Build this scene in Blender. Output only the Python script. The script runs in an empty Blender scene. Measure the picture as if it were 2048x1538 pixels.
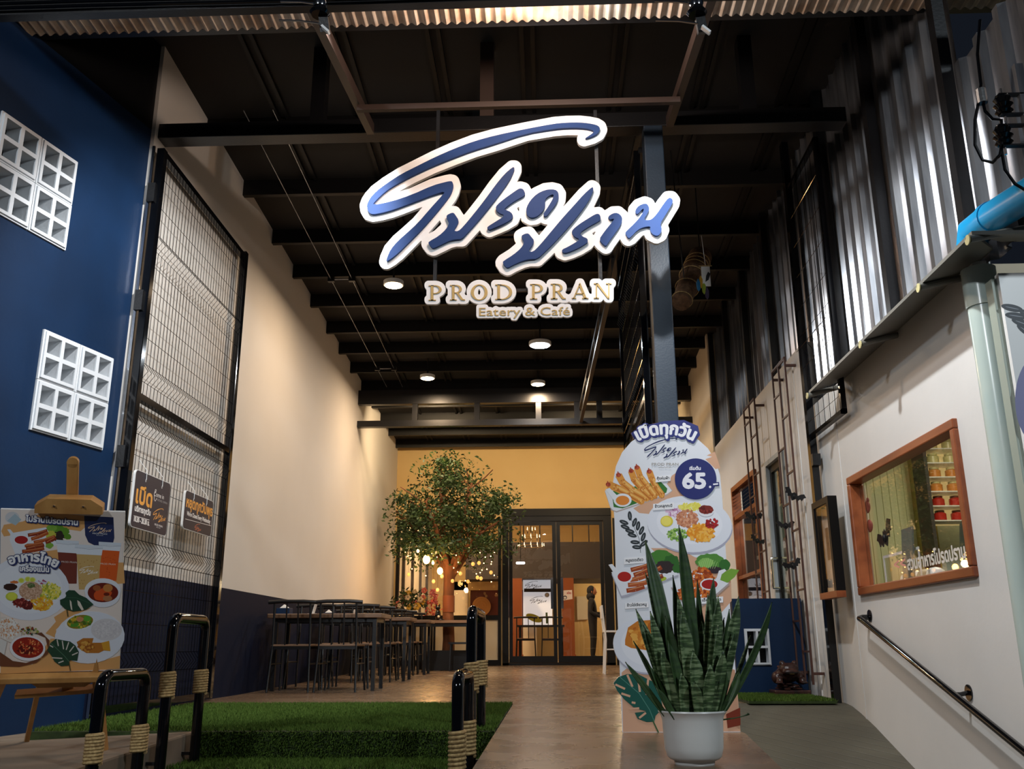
import bpy, bmesh, math, random
import numpy as np
from mathutils import Vector, Matrix
R = random.Random(7)
PI = math.pi
scene = bpy.context.scene
COL = scene.collection

# ------------------------------------------------------------------ camera
F, CX, CY = 1833.0, 1024.0, 769.0            # focal length and centre in photo pixels (2048 x 1538)
def _n(v): return v / np.linalg.norm(v)
_Y = _n(np.array([1098 - CX, -(1293 - CY), F]))
_Z = np.array([998 - CX, CY + 5640, F]); _Z = _n(_Z - _Y * _Z.dot(_Y))
_X = np.cross(_Y, _Z); _X = _X if _X[0] > 0 else -_X
AX = np.stack([_X, _Y, _Z])                   # world axes in camera (right, up, forward)
CAM = np.array([0, 0, .45])
cd = bpy.data.cameras.new('camera'); cam = bpy.data.objects.new('camera', cd); COL.objects.link(cam)
cd.sensor_width = 36; cd.sensor_fit = 'HORIZONTAL'; cd.lens = F / 2048 * 36
cd.clip_start = .05; cd.clip_end = 200
right, up, fwd = AX[:, 0], AX[:, 1], AX[:, 2]
cam.matrix_world = Matrix(((right[0], up[0], -fwd[0], CAM[0]), (right[1], up[1], -fwd[1], CAM[1]),
                           (right[2], up[2], -fwd[2], CAM[2]), (0, 0, 0, 1)))
scene.camera = cam
scene.view_settings.view_transform = 'Standard'
scene.view_settings.look = 'None'
scene.view_settings.exposure = 0
scene.view_settings.gamma = 1
scene.view_settings.use_curve_mapping = False

# ------------------------------------------------------------------ world and large lights
w = bpy.data.worlds.new('night'); scene.world = w; w.use_nodes = True
w.node_tree.nodes['Background'].inputs[0].default_value = (.10, .13, .2, 1)
w.node_tree.nodes['Background'].inputs[1].default_value = .06
def lamp(name, kind, loc, power, col, size=.1, target=None, spot=None, blend=.5):
    l = bpy.data.lights.new(name, kind); l.energy = power; l.color = col
    if kind == 'AREA': l.shape = 'DISK'; l.size = size
    else: l.shadow_soft_size = size
    if spot: l.spot_size = spot; l.spot_blend = blend
    o = bpy.data.objects.new(name, l); COL.objects.link(o); o.location = loc
    if target is not None:
        o.rotation_euler = (Vector(target) - Vector(loc)).to_track_quat('-Z', 'Y').to_euler()
    return o
COOL = (.82, .93, 1.0); WARM = (1.0, .62, .33); NEUT = (1.0, .86, .72)
lamp('street_lamp_light', 'POINT', (5.0, -1.8, 5.2), 900, COOL, .25)
lamp('street_lamp_light', 'POINT', (-4.6, -3.0, 5.2), 1000, (.90, .95, 1.0), .25)

# ------------------------------------------------------------------ geometry helpers
def V3(p): return Vector((float(p[0]), float(p[1]), float(p[2])))
def ray(x, y): return AX @ np.array([(x - CX) / F, -(y - CY) / F, 1.0])
def on(x, y, ax, v):
    d = ray(x, y); i = 'XYZ'.index(ax); t = (v - CAM[i]) / d[i]; return V3(CAM + d * t)
def onp(x, y, p0, n):
    d = ray(x, y); n = np.array(n); t = (np.array(p0) - CAM).dot(n) / d.dot(n); return V3(CAM + d * t)

ORG = {}
class MB:
    def __init__(s): s.v = []; s.f = []
    def add(s, vs, fs):
        b = len(s.v); s.v += [tuple(p) for p in vs]; s.f += [tuple(i + b for i in f) for f in fs]; return s
    def hexa(s, q):
        return s.add(q, [(3, 2, 1, 0), (4, 5, 6, 7), (0, 1, 5, 4), (1, 2, 6, 5), (2, 3, 7, 6), (3, 0, 4, 7)])
    def box(s, a, b):
        x0, y0, z0 = a; x1, y1, z1 = b
        return s.hexa([(x0, y0, z0), (x1, y0, z0), (x1, y1, z0), (x0, y1, z0), (x0, y0, z1), (x1, y0, z1), (x1, y1, z1), (x0, y1, z1)])
    def bar(s, p, q, w, h, up=(0, 0, 1)):
        p, q = Vector(p), Vector(q); d = (q - p).normalized(); u = Vector(up)
        if abs(d.dot(u)) > .95: u = Vector((0, 1, 0)) if abs(d.y) < .9 else Vector((1, 0, 0))
        r = d.cross(u).normalized(); u = r.cross(d).normalized(); r = r * w / 2; u = u * h / 2
        return s.hexa([p - r - u, p + r - u, p + r + u, p - r + u, q - r - u, q + r - u, q + r + u, q - r + u])
    def tube(s, pts, r, n=8, cap=True):
        pts = [Vector(p) for p in pts]; k = len(pts); rr = r if isinstance(r, (list, tuple)) else [r] * k
        b = len(s.v); prev = None
        for i, p in enumerate(pts):
            t = (pts[min(i + 1, k - 1)] - pts[max(i - 1, 0)]).normalized()
            if prev is None:
                a = Vector((0, 0, 1)) if abs(t.z) < .9 else Vector((1, 0, 0))
                a = (a - t * a.dot(t)).normalized()
            else: a = (prev - t * prev.dot(t)).normalized()
            prev = a; c = t.cross(a)
            for j in range(n):
                g = 2 * PI * j / n; s.v.append(tuple(p + (a * math.cos(g) + c * math.sin(g)) * rr[i]))
        for i in range(k - 1):
            for j in range(n):
                j2 = (j + 1) % n
                s.f.append((b + i * n + j, b + i * n + j2, b + (i + 1) * n + j2, b + (i + 1) * n + j))
        if cap:
            s.f.append(tuple(b + j for j in reversed(range(n)))); s.f.append(tuple(b + (k - 1) * n + j for j in range(n)))
        return s
    def lathe(s, prof, c=(0, 0, 0), n=24, cap=True):
        b = len(s.v); c = Vector(c)
        for r, z in prof:
            for j in range(n):
                g = 2 * PI * j / n; s.v.append((c.x + r * math.cos(g), c.y + r * math.sin(g), c.z + z))
        for i in range(len(prof) - 1):
            for j in range(n):
                j2 = (j + 1) % n; s.f.append((b + i * n + j, b + i * n + j2, b + (i + 1) * n + j2, b + (i + 1) * n + j))
        if cap:
            s.f.append(tuple(b + j for j in reversed(range(n)))); s.f.append(tuple(b + (len(prof) - 1) * n + j for j in range(n)))
        return s
    def ell(s, c, r, n=14, m=8, rot=None):
        c = Vector(c); b = len(s.v); M = rot or Matrix.Identity(3)
        for i in range(m + 1):
            th = PI * i / m
            for j in range(n):
                g = 2 * PI * j / n
                s.v.append(tuple(c + M @ Vector((r[0] * math.sin(th) * math.cos(g), r[1] * math.sin(th) * math.sin(g), r[2] * math.cos(th)))))
        for i in range(m):
            for j in range(n):
                j2 = (j + 1) % n; s.f.append((b + i * n + j, b + (i + 1) * n + j, b + (i + 1) * n + j2, b + i * n + j2))
        return s
    def prism(s, pts, off):                    # polygon of 3D points pushed along off
        k = len(pts); off = Vector(off); a = [Vector(p) for p in pts]; b = len(s.v)
        s.v += [tuple(p) for p in a] + [tuple(p + off) for p in a]
        s.f.append(tuple(b + i for i in range(k))); s.f.append(tuple(b + k + i for i in reversed(range(k))))
        for i in range(k):
            j = (i + 1) % k; s.f.append((b + i, b + j, b + k + j, b + k + i))
        return s
    def mesh(s, name, o=(0, 0, 0)):
        m = bpy.data.meshes.new(name); ox, oy, oz = o
        m.from_pydata([(x - ox, y - oy, z - oz) for x, y, z in s.v], [], s.f); m.validate(); m.update(); return m
    def build(s, name, mat, parent=None, smooth=False, bevel=0):
        o0 = ORG.get(parent.name, (0, 0, 0)) if parent is not None else (0, 0, 0)
        m = s.mesh(name, o0); ob = bpy.data.objects.new(name, m); COL.objects.link(ob)
        bm = bmesh.new(); bm.from_mesh(m); bmesh.ops.recalc_face_normals(bm, faces=bm.faces); bm.to_mesh(m); bm.free()
        if mat is not None: m.materials.append(mat)
        if smooth:
            for p in m.polygons: p.use_smooth = True
            try: m.set_sharp_from_angle(angle=math.radians(40))
            except Exception: pass
        if bevel:
            b = ob.modifiers.new('bevel', 'BEVEL'); b.width = bevel; b.segments = 2; b.limit_method = 'ANGLE'
        if parent is not None: ob.parent = parent; ORG[ob.name] = o0
        else: ORG[ob.name] = (0, 0, 0)
        return ob
def tag(o, label, cat, group=None):
    o['label'] = label; o['category'] = cat
    if group: o['group'] = group
    return o
def thing(name, label, cat, loc=(0, 0, 0), group=None):
    o = bpy.data.objects.new(name, None); COL.objects.link(o); o.empty_display_size = .1; o.location = loc
    ORG[o.name] = tuple(loc); return tag(o, label, cat, group)
def struct(o): o['kind'] = 'structure'; return o
def stuff(o): o['kind'] = 'stuff'; return o
def children(o): return [c for c in bpy.data.objects if c.parent == o]
def copy_tree(o, parent=None, kids=None):
    c = o.copy(); COL.objects.link(c); c.parent = parent
    for ch in (kids or children)(o): copy_tree(ch, c, kids)
    return c

# ------------------------------------------------------------------ materials
def C(r, g, b): return tuple(((x / 255 / 12.92) if x / 255 <= .04045 else ((x / 255 + .055) / 1.055) ** 2.4) for x in (r, g, b)) + (1,)
def mat(name, rgb, rough=.6, metal=0, noise=None, bump=None, spec=.5, emit=None):
    m = bpy.data.materials.new(name); m.use_nodes = True; nt = m.node_tree; b = nt.nodes['Principled BSDF']
    b.inputs['Base Color'].default_value = C(*rgb); b.inputs['Roughness'].default_value = rough; b.inputs['Metallic'].default_value = metal
    b.inputs['Specular IOR Level'].default_value = spec
    tc = None
    def coord():
        nonlocal tc
        if tc is None: tc = nt.nodes.new('ShaderNodeTexCoord')
        return tc.outputs['Object']
    if noise:                                   # (scale, other colour, stretch)
        n = nt.nodes.new('ShaderNodeTexNoise'); n.inputs['Scale'].default_value = noise[0]; n.inputs['Detail'].default_value = 5
        src = coord()
        if len(noise) > 2:
            mp = nt.nodes.new('ShaderNodeMapping'); mp.inputs['Scale'].default_value = noise[2]; nt.links.new(src, mp.inputs[0]); src = mp.outputs[0]
        nt.links.new(src, n.inputs['Vector'])
        r = nt.nodes.new('ShaderNodeValToRGB'); r.color_ramp.elements[0].position = .36; r.color_ramp.elements[1].position = .66
        r.color_ramp.elements[0].color = C(*rgb); r.color_ramp.elements[1].color = C(*noise[1])
        nt.links.new(n.outputs['Fac'], r.inputs[0]); nt.links.new(r.outputs[0], b.inputs['Base Color'])
    if bump:
        n2 = nt.nodes.new('ShaderNodeTexNoise'); n2.inputs['Scale'].default_value = bump[0]; n2.inputs['Detail'].default_value = 4
        nt.links.new(coord(), n2.inputs['Vector'])
        bp = nt.nodes.new('ShaderNodeBump'); bp.inputs['Strength'].default_value = bump[1]; bp.inputs['Distance'].default_value = .02
        nt.links.new(n2.outputs['Fac'], bp.inputs['Height']); nt.links.new(bp.outputs[0], b.inputs['Normal'])
    if emit:
        b.inputs['Emission Color'].default_value = C(*emit[0]); b.inputs['Emission Strength'].default_value = emit[1]
    return m
def glass_mat(name, tint=(1, 1, 1), f0=.045, rough=.0):
    """thin clear pane: transparent, with mirror reflection growing towards grazing angles (same from both sides)"""
    m = bpy.data.materials.new(name); m.use_nodes = True; nt = m.node_tree; nt.nodes.clear()
    o = nt.nodes.new('ShaderNodeOutputMaterial'); mx = nt.nodes.new('ShaderNodeMixShader'); t = nt.nodes.new('ShaderNodeBsdfTransparent')
    g = nt.nodes.new('ShaderNodeBsdfGlossy'); ge = nt.nodes.new('ShaderNodeNewGeometry'); dt = nt.nodes.new('ShaderNodeVectorMath'); dt.operation = 'DOT_PRODUCT'
    nt.links.new(ge.outputs['Incoming'], dt.inputs[0]); nt.links.new(ge.outputs['Normal'], dt.inputs[1])
    def mth(op, a, b=None):
        n = nt.nodes.new('ShaderNodeMath'); n.operation = op
        for i, v in enumerate((a, b)):
            if v is None: continue
            if isinstance(v, (int, float)): n.inputs[i].default_value = v
            else: nt.links.new(v, n.inputs[i])
        return n.outputs[0]
    k = mth('POWER', mth('SUBTRACT', 1.0, mth('ABSOLUTE', dt.outputs['Value'])), 5.0); fr = mth('ADD', mth('MULTIPLY', k, 1 - f0), f0)
    t.inputs[0].default_value = tuple(tint) + (1,); g.inputs['Roughness'].default_value = rough
    nt.links.new(fr, mx.inputs[0]); nt.links.new(t.outputs[0], mx.inputs[1]); nt.links.new(g.outputs[0], mx.inputs[2]); nt.links.new(mx.outputs[0], o.inputs[0])
    return m
def attr_mat(name, rough=.35):
    m = bpy.data.materials.new(name); m.use_nodes = True; nt = m.node_tree; b = nt.nodes['Principled BSDF']; b.inputs['Roughness'].default_value = rough
    a = nt.nodes.new('ShaderNodeVertexColor'); a.layer_name = 'Col'; nt.links.new(a.outputs[0], b.inputs['Base Color']); return m

M = {}
M['black'] = mat('black_steel', (18, 18, 20), .35, 0, bump=(60, .05))
M['gloss_black'] = mat('gloss_black_paint', (8, 9, 12), .08)
M['dark_frame'] = mat('dark_frame', (12, 12, 13), .4, spec=.25)
M['ceiling'] = mat('ceiling_sheet', (27, 25, 24), .75, noise=(2.5, (22, 20, 20)))
M['purlin'] = mat('purlin_steel', (15, 14, 14), .5, spec=.3)
M['cream'] = mat('cream_paint', (222, 208, 182), .75, noise=(.8, (212, 196, 168)), bump=(14, .06))
M['white_wall'] = mat('white_panel_paint', (214, 214, 212), .6, noise=(1.2, (206, 206, 204)), bump=(20, .04))
M['yellow_wall'] = mat('ochre_paint', (222, 190, 130), .7, noise=(.7, (214, 180, 120)))
M['navy'] = mat('navy_paint', (15, 42, 74), .5, noise=(1.5, (13, 36, 64)), bump=(30, .05), spec=.25)
M['navy_low'] = mat('dark_navy_paint', (32, 40, 66), .6)
M['block_white'] = mat('white_block', (212, 216, 220), .7, bump=(40, .06))
M['wood'] = mat('easel_wood', (186, 138, 78), .55, noise=(10, (160, 112, 58), (1, 1, .12)))
M['brown_wood'] = mat('window_wood', (150, 82, 44), .4, noise=(9, (118, 58, 28), (1, .15, 1)))
M['table_wood'] = mat('table_wood', (146, 116, 92), .5, noise=(12, (116, 88, 66), (.2, 1, 1)))
M['seat_wood'] = mat('seat_wood', (120, 92, 70), .5)
M['rope'] = mat('rope', (186, 158, 108), .9, noise=(80, (140, 112, 70)))
M['white'] = mat('white_plastic', (226, 226, 224), .4)
M['pot'] = mat('pot_plastic', (208, 208, 204), .35)
M['soil'] = mat('soil', (40, 30, 22), .95)
M['pipe'] = mat('grey_green_pvc', (178, 196, 192), .22, noise=(2.5, (190, 204, 196)))
M['bluepipe'] = mat('blue_pvc', (26, 142, 196), .3)
M['galv'] = mat('galvanised_sheet', (176, 178, 182), .28, .9, noise=(3, (120, 124, 130), (3, 3, .4)))
M['rust_sheet'] = mat('corrugated_sheet', (196, 182, 166), .55, .2, noise=(5, (156, 130, 108)))
M['chrome'] = mat('chrome', (220, 222, 226), .12, 1)
M['cap'] = mat('tube_cap', (196, 188, 138), .6)
M['awning'] = mat('awning_panel', (112, 112, 106), .5)
M['turf'] = mat('turf', (50, 66, 26), .95, noise=(30, (38, 52, 20)))
M['blade'] = mat('turf_blade', (74, 98, 36), .85, spec=.2)
M['glass'] = glass_mat('window_glass')
M['tinted'] = glass_mat('door_glass', (.9, .88, .86))
M['print'] = attr_mat('printed_film')
M['print_matt'] = attr_mat('printed_board', .5)
M['sign_white'] = mat('sign_white', (238, 238, 238), .35)
M['sign_blue'] = mat('sign_blue', (30, 58, 108), .6, spec=.2)
M['sign_gold'] = mat('sign_gold', (190, 162, 104), .5, spec=.2)
M['warm_lamp'] = mat('warm_lamp', (255, 236, 205), .5, emit=((255, 226, 180), 30))
M['cool_lamp'] = mat('cool_lamp', (240, 250, 255), .5, emit=((225, 242, 255), 30))
M['bulb'] = mat('bulb_glow', (255, 200, 120), .5, emit=((255, 196, 110), 22))
M['red_brown'] = mat('red_brown_board', (104, 42, 30), .4)
M['screen_brown'] = mat('pillar_wood', (134, 74, 40), .4)
M['skin'] = mat('skin', (178, 126, 96), .6)
M['cloth_black'] = mat('black_cloth', (26, 28, 34), .85)
M['cloth_grey'] = mat('grey_green_cloth', (92, 100, 92), .9)
M['bark'] = mat('bark', (132, 84, 52), .85, noise=(14, (92, 56, 34), (1, 1, .2)))
M['leaf'] = mat('leaf', (54, 78, 30), .55, noise=(6, (30, 52, 18)))
M['bronze'] = mat('toad_bronze', (74, 42, 34), .35, noise=(22, (38, 26, 24)))
M['pumpkin'] = mat('pumpkin_orange', (226, 100, 26), .5)
M['maroon'] = mat('maroon_foam', (116, 40, 40), .6)
M['cane'] = mat('woven_cane', (190, 140, 82), .7, bump=(120, .4))
M['dark_int'] = mat('dark_interior', (52, 46, 46), .7)
M['jar'] = glass_mat('jar_glass', (.95, .95, .9))
# concrete and floor materials
def concrete(name, a, b, rough, groove=False):
    m = mat(name, a, rough, noise=(1.7, b, (.5, 1.6, 1)), bump=(9, .002 if rough < .3 else .08)); nt = m.node_tree; bs = nt.nodes['Principled BSDF']
    tc = nt.nodes.new('ShaderNodeTexCoord'); n = nt.nodes.new('ShaderNodeTexNoise'); n.inputs['Scale'].default_value = 3.2; n.inputs['Detail'].default_value = 6
    nt.links.new(tc.outputs['Object'], n.inputs['Vector'])
    mr = nt.nodes.new('ShaderNodeMapRange'); mr.inputs[1].default_value = .3; mr.inputs[2].default_value = .7
    mr.inputs[3].default_value = rough * .9; mr.inputs[4].default_value = min(1, rough * 1.2)
    nt.links.new(n.outputs['Fac'], mr.inputs[0]); nt.links.new(mr.outputs[0], bs.inputs['Roughness'])
    if groove:
        mp = nt.nodes.new('ShaderNodeMapping'); mp.inputs['Rotation'].default_value = (0, 0, math.radians(34)); nt.links.new(tc.outputs['Object'], mp.inputs[0])
        wv = nt.nodes.new('ShaderNodeTexWave'); wv.bands_direction = 'Y'; wv.inputs['Scale'].default_value = 3.2; wv.inputs['Distortion'].default_value = .8
        nt.links.new(mp.outputs[0], wv.inputs[0])
        rp = nt.nodes.new('ShaderNodeValToRGB'); rp.color_ramp.elements[0].position = .0; rp.color_ramp.elements[1].position = .12
        nt.links.new(wv.outputs['Fac'], rp.inputs[0])
        bp = nt.nodes.new('ShaderNodeBump'); bp.inputs['Strength'].default_value = .55; bp.inputs['Distance'].default_value = .012
        nt.links.new(rp.outputs[0], bp.inputs['Height']); nt.links.new(bp.outputs[0], bs.inputs['Normal'])
    return m
M['floor'] = concrete('polished_concrete', (122, 100, 80), (106, 86, 68), .26)
M['ramp'] = concrete('ramp_concrete', (88, 85, 72), (74, 71, 60), .6, True)
M['landing'] = concrete('rough_concrete', (138, 122, 104), (108, 94, 80), .75)
M['asphalt'] = concrete('street_asphalt', (60, 58, 56), (48, 46, 45), .9)
def two_tone(name, low, high, zs):
    m = mat(name, high, .75, bump=(14, .05), spec=.15); nt = m.node_tree; b = nt.nodes['Principled BSDF']
    g = nt.nodes.new('ShaderNodeNewGeometry'); sp = nt.nodes.new('ShaderNodeSeparateXYZ'); nt.links.new(g.outputs['Position'], sp.inputs[0])
    gt = nt.nodes.new('ShaderNodeMath'); gt.operation = 'GREATER_THAN'; gt.inputs[1].default_value = zs; nt.links.new(sp.outputs['Z'], gt.inputs[0])
    n = nt.nodes.new('ShaderNodeTexNoise'); n.inputs['Scale'].default_value = .9; n.inputs['Detail'].default_value = 5; nt.links.new(g.outputs['Position'], n.inputs['Vector'])
    mh = nt.nodes.new('ShaderNodeMix'); mh.data_type = 'RGBA'; mh.inputs[6].default_value = C(*high); mh.inputs[7].default_value = C(*(x - 12 for x in high)); nt.links.new(n.outputs['Fac'], mh.inputs[0])
    mx = nt.nodes.new('ShaderNodeMix'); mx.data_type = 'RGBA'; mx.inputs[6].default_value = C(*low)
    nt.links.new(gt.outputs[0], mx.inputs[0]); nt.links.new(mh.outputs[2], mx.inputs[7]); nt.links.new(mx.outputs[2], b.inputs['Base Color']); return m
M['left_wall'] = two_tone('left_wall_paint', (12, 20, 42), (216, 210, 202), 1.0)

XL, XR, YB = -3.1, 2.4, 18.7
def fz(y): return max(0, min(.1, (y - 9.5) * .0109))
def cz(y): return 5.12 - .055 * (y - 8.46)          # underside of the roof sheet

# ------------------------------------------------------------------ floors, steps, ramp
ys = [7.97, 9.5, 12, 15, YB + .1]
b = MB()
for y0, y1 in zip(ys, ys[1:]):
    b.hexa([(XL, y0, -.95), (XR, y0, -.95), (XR, y1, -.95), (XL, y1, -.95), (XL, y0, fz(y0)), (XR, y0, fz(y0)), (XR, y1, fz(y1)), (XL, y1, fz(y1))])
edge = [(1.05, 7.97), (1.04, 5.25), (.88, 3.8), (.86, 2.2)]
for (xa, ya), (xb, yb) in zip(edge, edge[1:]):
    b.hexa([(-.30, yb, -.95), (xb, yb, -.95), (xa, ya, -.95), (-.30, ya, -.95), (-.30, yb, 0), (xb, yb, 0), (xa, ya, 0), (-.30, ya, 0)])
floor = struct(b.build('floor', M['floor']))
b = MB(); prof = [(7.98, 0), (7.8, -.015), (7.6, -.055), (7.3, -.13), (6.6, -.336), (5.66, -.62), (4.6, -.94), (3.0, -.95)]
for (ya, za), (yb, zb) in zip(prof, prof[1:]):
    b.hexa([(.8, yb, -1.0), (3.2, yb, -1.0), (3.2, ya, -1.0), (.8, ya, -1.0), (.8, yb, zb), (3.2, yb, zb), (3.2, ya, za), (.8, ya, za)])
struct(b.build('floor_ramp', M['ramp']))
b = MB(); b.hexa([(-4.2, 3.2, -1), (-2.0, 3.2, -1), (-2.0, 5.42, -1), (-4.2, 5.42, -1), (-4.2, 3.2, -.12), (-2.0, 3.2, -.06), (-2.0, 5.42, 0), (-4.2, 5.42, -.11)])
b.hexa([(-4.2, 5.42, -1), (-2.5, 5.42, -1), (-2.6, 6.5, -1), (-4.2, 6.5, -1), (-4.2, 5.42, -.11), (-2.5, 5.42, -.012), (-2.6, 6.5, -.012), (-4.2, 6.5, -.07)])
struct(b.build('floor_landing', M['landing'], bevel=.012))
b = MB(); b.box((-9, -12, -1.2), (9, 6, -1.0)); struct(b.build('floor_street', M['asphalt']))
# grass covered platform and steps
steps = [(-2.95, -.31, 5.42, 7.96, 0), (-1.99, -.31, 5.0, 5.42, -.15), (-1.99, -.31, 4.6, 5.0, -.3), (-1.99, -.31, 4.2, 4.6, -.45), (-1.99, -.31, 3.8, 4.2, -.6)]
g = MB()
for x0, x1, y0, y1, z in steps: g.box((x0, y0, -1), (x1, y1, z - .004))
struct(g.build('floor_steps', M['turf']))
def blades(name, rects, label, n, hgt=.022):
    rs = np.random.RandomState(3); area = np.array([(r[1] - r[0]) * (r[3] - r[2]) for r in rects]); idx = rs.choice(len(rects), n, p=area / area.sum())
    rr = np.array(rects)[idx]; u = rs.rand(n, 2)
    p = np.stack([rr[:, 0] + u[:, 0] * (rr[:, 1] - rr[:, 0]), rr[:, 2] + u[:, 1] * (rr[:, 3] - rr[:, 2]), rr[:, 4]], 1)
    a = rs.rand(n) * 2 * PI; d = np.stack([np.cos(a), np.sin(a), 0 * a], 1) * .0035
    lean = np.stack([rs.randn(n) * .009, rs.randn(n) * .009, hgt * (.6 + .6 * rs.rand(n))], 1)
    vs = np.empty((n * 3, 3)); vs[0::3] = p - d; vs[1::3] = p + d; vs[2::3] = p + lean
    m = bpy.data.meshes.new(name); m.from_pydata(vs.tolist(), [], np.arange(n * 3).reshape(-1, 3).tolist()); m.update(); m.materials.append(M['blade'])
    o = bpy.data.objects.new(name, m); COL.objects.link(o); tag(o, label, 'grass'); return stuff(o)
ris = blades('artificial_turf', [s for s in steps], 'green artificial grass covering the entrance platform and steps', 90000)
# risers: short blades hanging on the front faces
n = 16000; rs = np.random.RandomState(5); px_ = -1.99 + rs.rand(n) * 1.68; k = rs.randint(0, 2, n)
y_ = np.where(k == 0, 5.42, 5.0); z0 = np.where(k == 0, -.15, -.3); zz = z0 + rs.rand(n) * .15
vs = np.empty((n * 3, 3)); p = np.stack([px_, y_, zz], 1); vs[0::3] = p - [.004, 0, 0]; vs[1::3] = p + [.004, 0, 0]
vs[2::3] = p + np.stack([rs.randn(n) * .006, -.012 - .01 * rs.rand(n), rs.randn(n) * .008], 1)
m = bpy.data.meshes.new('turf_riser'); m.from_pydata(vs.tolist(), [], np.arange(n * 3).reshape(-1, 3).tolist()); m.materials.append(M['blade'])
o = bpy.data.objects.new('turf_riser', m); COL.objects.link(o); o.parent = ris; stuff(o)

# ------------------------------------------------------------------ walls
def holed(b, o, U, T, w, z0, z1, holes, th):
    """wall from origin o along unit U, thickness th along T, rectangular holes (u0,u1,z0,z1)"""
    o, U, T = Vector(o), Vector(U), Vector(T) * th
    us = sorted({0, w, *[h[0] for h in holes], *[h[1] for h in holes]}); zs = sorted({z0, z1, *[h[2] for h in holes], *[h[3] for h in holes]})
    for ua, ub in zip(us, us[1:]):
        for za, zb in zip(zs, zs[1:]):
            um, zm = (ua + ub) / 2, (za + zb) / 2
            if any(h[0] < um < h[1] and h[2] < zm < h[3] for h in holes): continue
            q = [o + U * ua + Vector((0, 0, za)), o + U * ub + Vector((0, 0, za)), o + U * ub + T + Vector((0, 0, za)), o + U * ua + T + Vector((0, 0, za))]
            b.hexa(q + [p + Vector((0, 0, zb - za)) for p in q])
    return b
wl = struct(MB().box((XL - .15, 6.4, -1), (XL, YB + .2, 5.6)).build('wall_left', M['left_wall']))
# blue wall, splayed towards the street
BU = Vector((-.233, -.972, 0)).normalized(); BO = Vector((-3.13, 6.4, 0)); BN = Vector((BU.y, -BU.x, 0)); BN = BN if BN.x < 0 else -BN   # BN points into the wall
def blue(x, y):
    p = onp(x, y, BO, BN); return (p - BO).dot(BU), p.z
g1r = [blue(151, 322), blue(131, 502.7), blue(0, 220.6), blue(0, 432.6)]; g2 = [blue(85, 657.8), blue(224.4, 716.7), blue(57, 860.3), blue(203, 901)]
s2 = ((g2[0][0] - g2[1][0]) + (g2[2][0] - g2[3][0])) / 2; top2 = (g2[0][1] + g2[1][1]) / 2; bot2 = (g2[2][1] + g2[3][1]) / 2
u2 = (g2[1][0] + g2[3][0]) / 2; u1 = (g1r[0][0] + g1r[1][0]) / 2; top1 = (g1r[0][1] + g1r[2][1]) / 2; bot1 = (g1r[1][1] + g1r[3][1]) / 2
grp = [(u1, u1 + s2, bot1, top1), (u2, u2 + s2, bot2, top2)]
wb = struct(holed(MB(), BO, BU, BN, 4.6, -1, 4.45, grp, .14).build('wall_left_front', M['navy']))
struct(MB().hexa([BO + BU * a + BN * c + Vector((0, 0, z)) for z in (4.45, 6.2) for a, c in ((0, 0), (4.6, 0), (4.6, .14), (0, .14))]).build('wall_left_fascia', M['dark_frame']))
bk = MB()
for u0, ub, za, zb in grp: bk.hexa([BO + BU * a + BN * c + Vector((0, 0, z)) for z in (za - .02, zb + .02) for a, c in ((u0 - .02, .145), (ub + .02, .145), (ub + .02, .18), (u0 - .02, .18))])
bk.build('block_hole_dark', M['dark_frame'], wb)  # dark plates put in for the darkness seen through the block holes
def vent_block(b, o, U, T, w, h, depth=.11, proud=.025, nx=2, nz=2):
    """ventilation block: outer frame, stepped bead and cross, open holes"""
    rim, mid = .10 * w, .09 * w; o = Vector(o) - Vector(T) * proud
    hw = (w - 2 * rim - mid) / 2; hh = (h - 2 * rim - mid) / 2
    hs = [(rim + i * (hw + mid), rim + i * (hw + mid) + hw, rim + j * (hh + mid), rim + j * (hh + mid) + hh) for i in range(2) for j in range(2)]
    holed(b, o + Vector(T) * .012, U, T, w, 0, h, hs, depth)
    e = .035 * w
    holed(b, o + Vector(U) * e + Vector((0, 0, e)), U, T, w - 2 * e, 0, h - 2 * e, [(x0 - e, x1 - e, z0_ - e, z1_ - e) for x0, x1, z0_, z1_ in hs], .014)
for u0, ub, za, zb in grp:
    w2, h2 = (ub - u0) / 2, (zb - za) / 2
    for i in range(2):
        for j in range(2):
            b = MB(); vent_block(b, BO + BU * (u0 + i * w2 + .002) + Vector((0, 0, za + j * h2 + .002)), BU, BN, w2 - .004, h2 - .004)
            b.build('breeze_block', M['block_white'], wb)
# back wall with shopfront opening
struct(holed(MB(), (XL, YB, 0), (1, 0, 0), (0, 1, 0), XR - XL, 0, 5, [(.04, 2.16, .1, 2.95), (2.19, 4.39, .1, 3.15), (4.42, 5.3, .1, 2.95)], .12).build('wall_back', M['yellow_wall']))
# right wall: lower panels with the three openings
holes = [(5.32 - 4.85, 7.27 - 4.85, .83, 1.71), (9.25 - 4.85, 9.95 - 4.85, .0, 2.34), (10.5 - 4.85, 11.82 - 4.85, .93, 2.38)]
wr = struct(holed(MB(), (XR, 4.85, 0), (0, 1, 0), (1, 0, 0), 8.2 - 4.85, -1, 2.52, holes[:1], .1).build('wall_right', M['white_wall']))
b = holed(MB(), (XR + .004, 8.2, 0), (0, 1, 0), (1, 0, 0), 12.9 - 8.2, -1, 3.17, [(h[0] - 3.35, h[1] - 3.35, h[2], h[3]) for h in holes[1:]], .1)
struct(b.build('wall_right_rear', M['white_wall']))
struct(MB().box((XR - .02, 12.9, -1), (XR + .1, YB + .2, 5)).build('wall_right_end', M['cream']))
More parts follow.
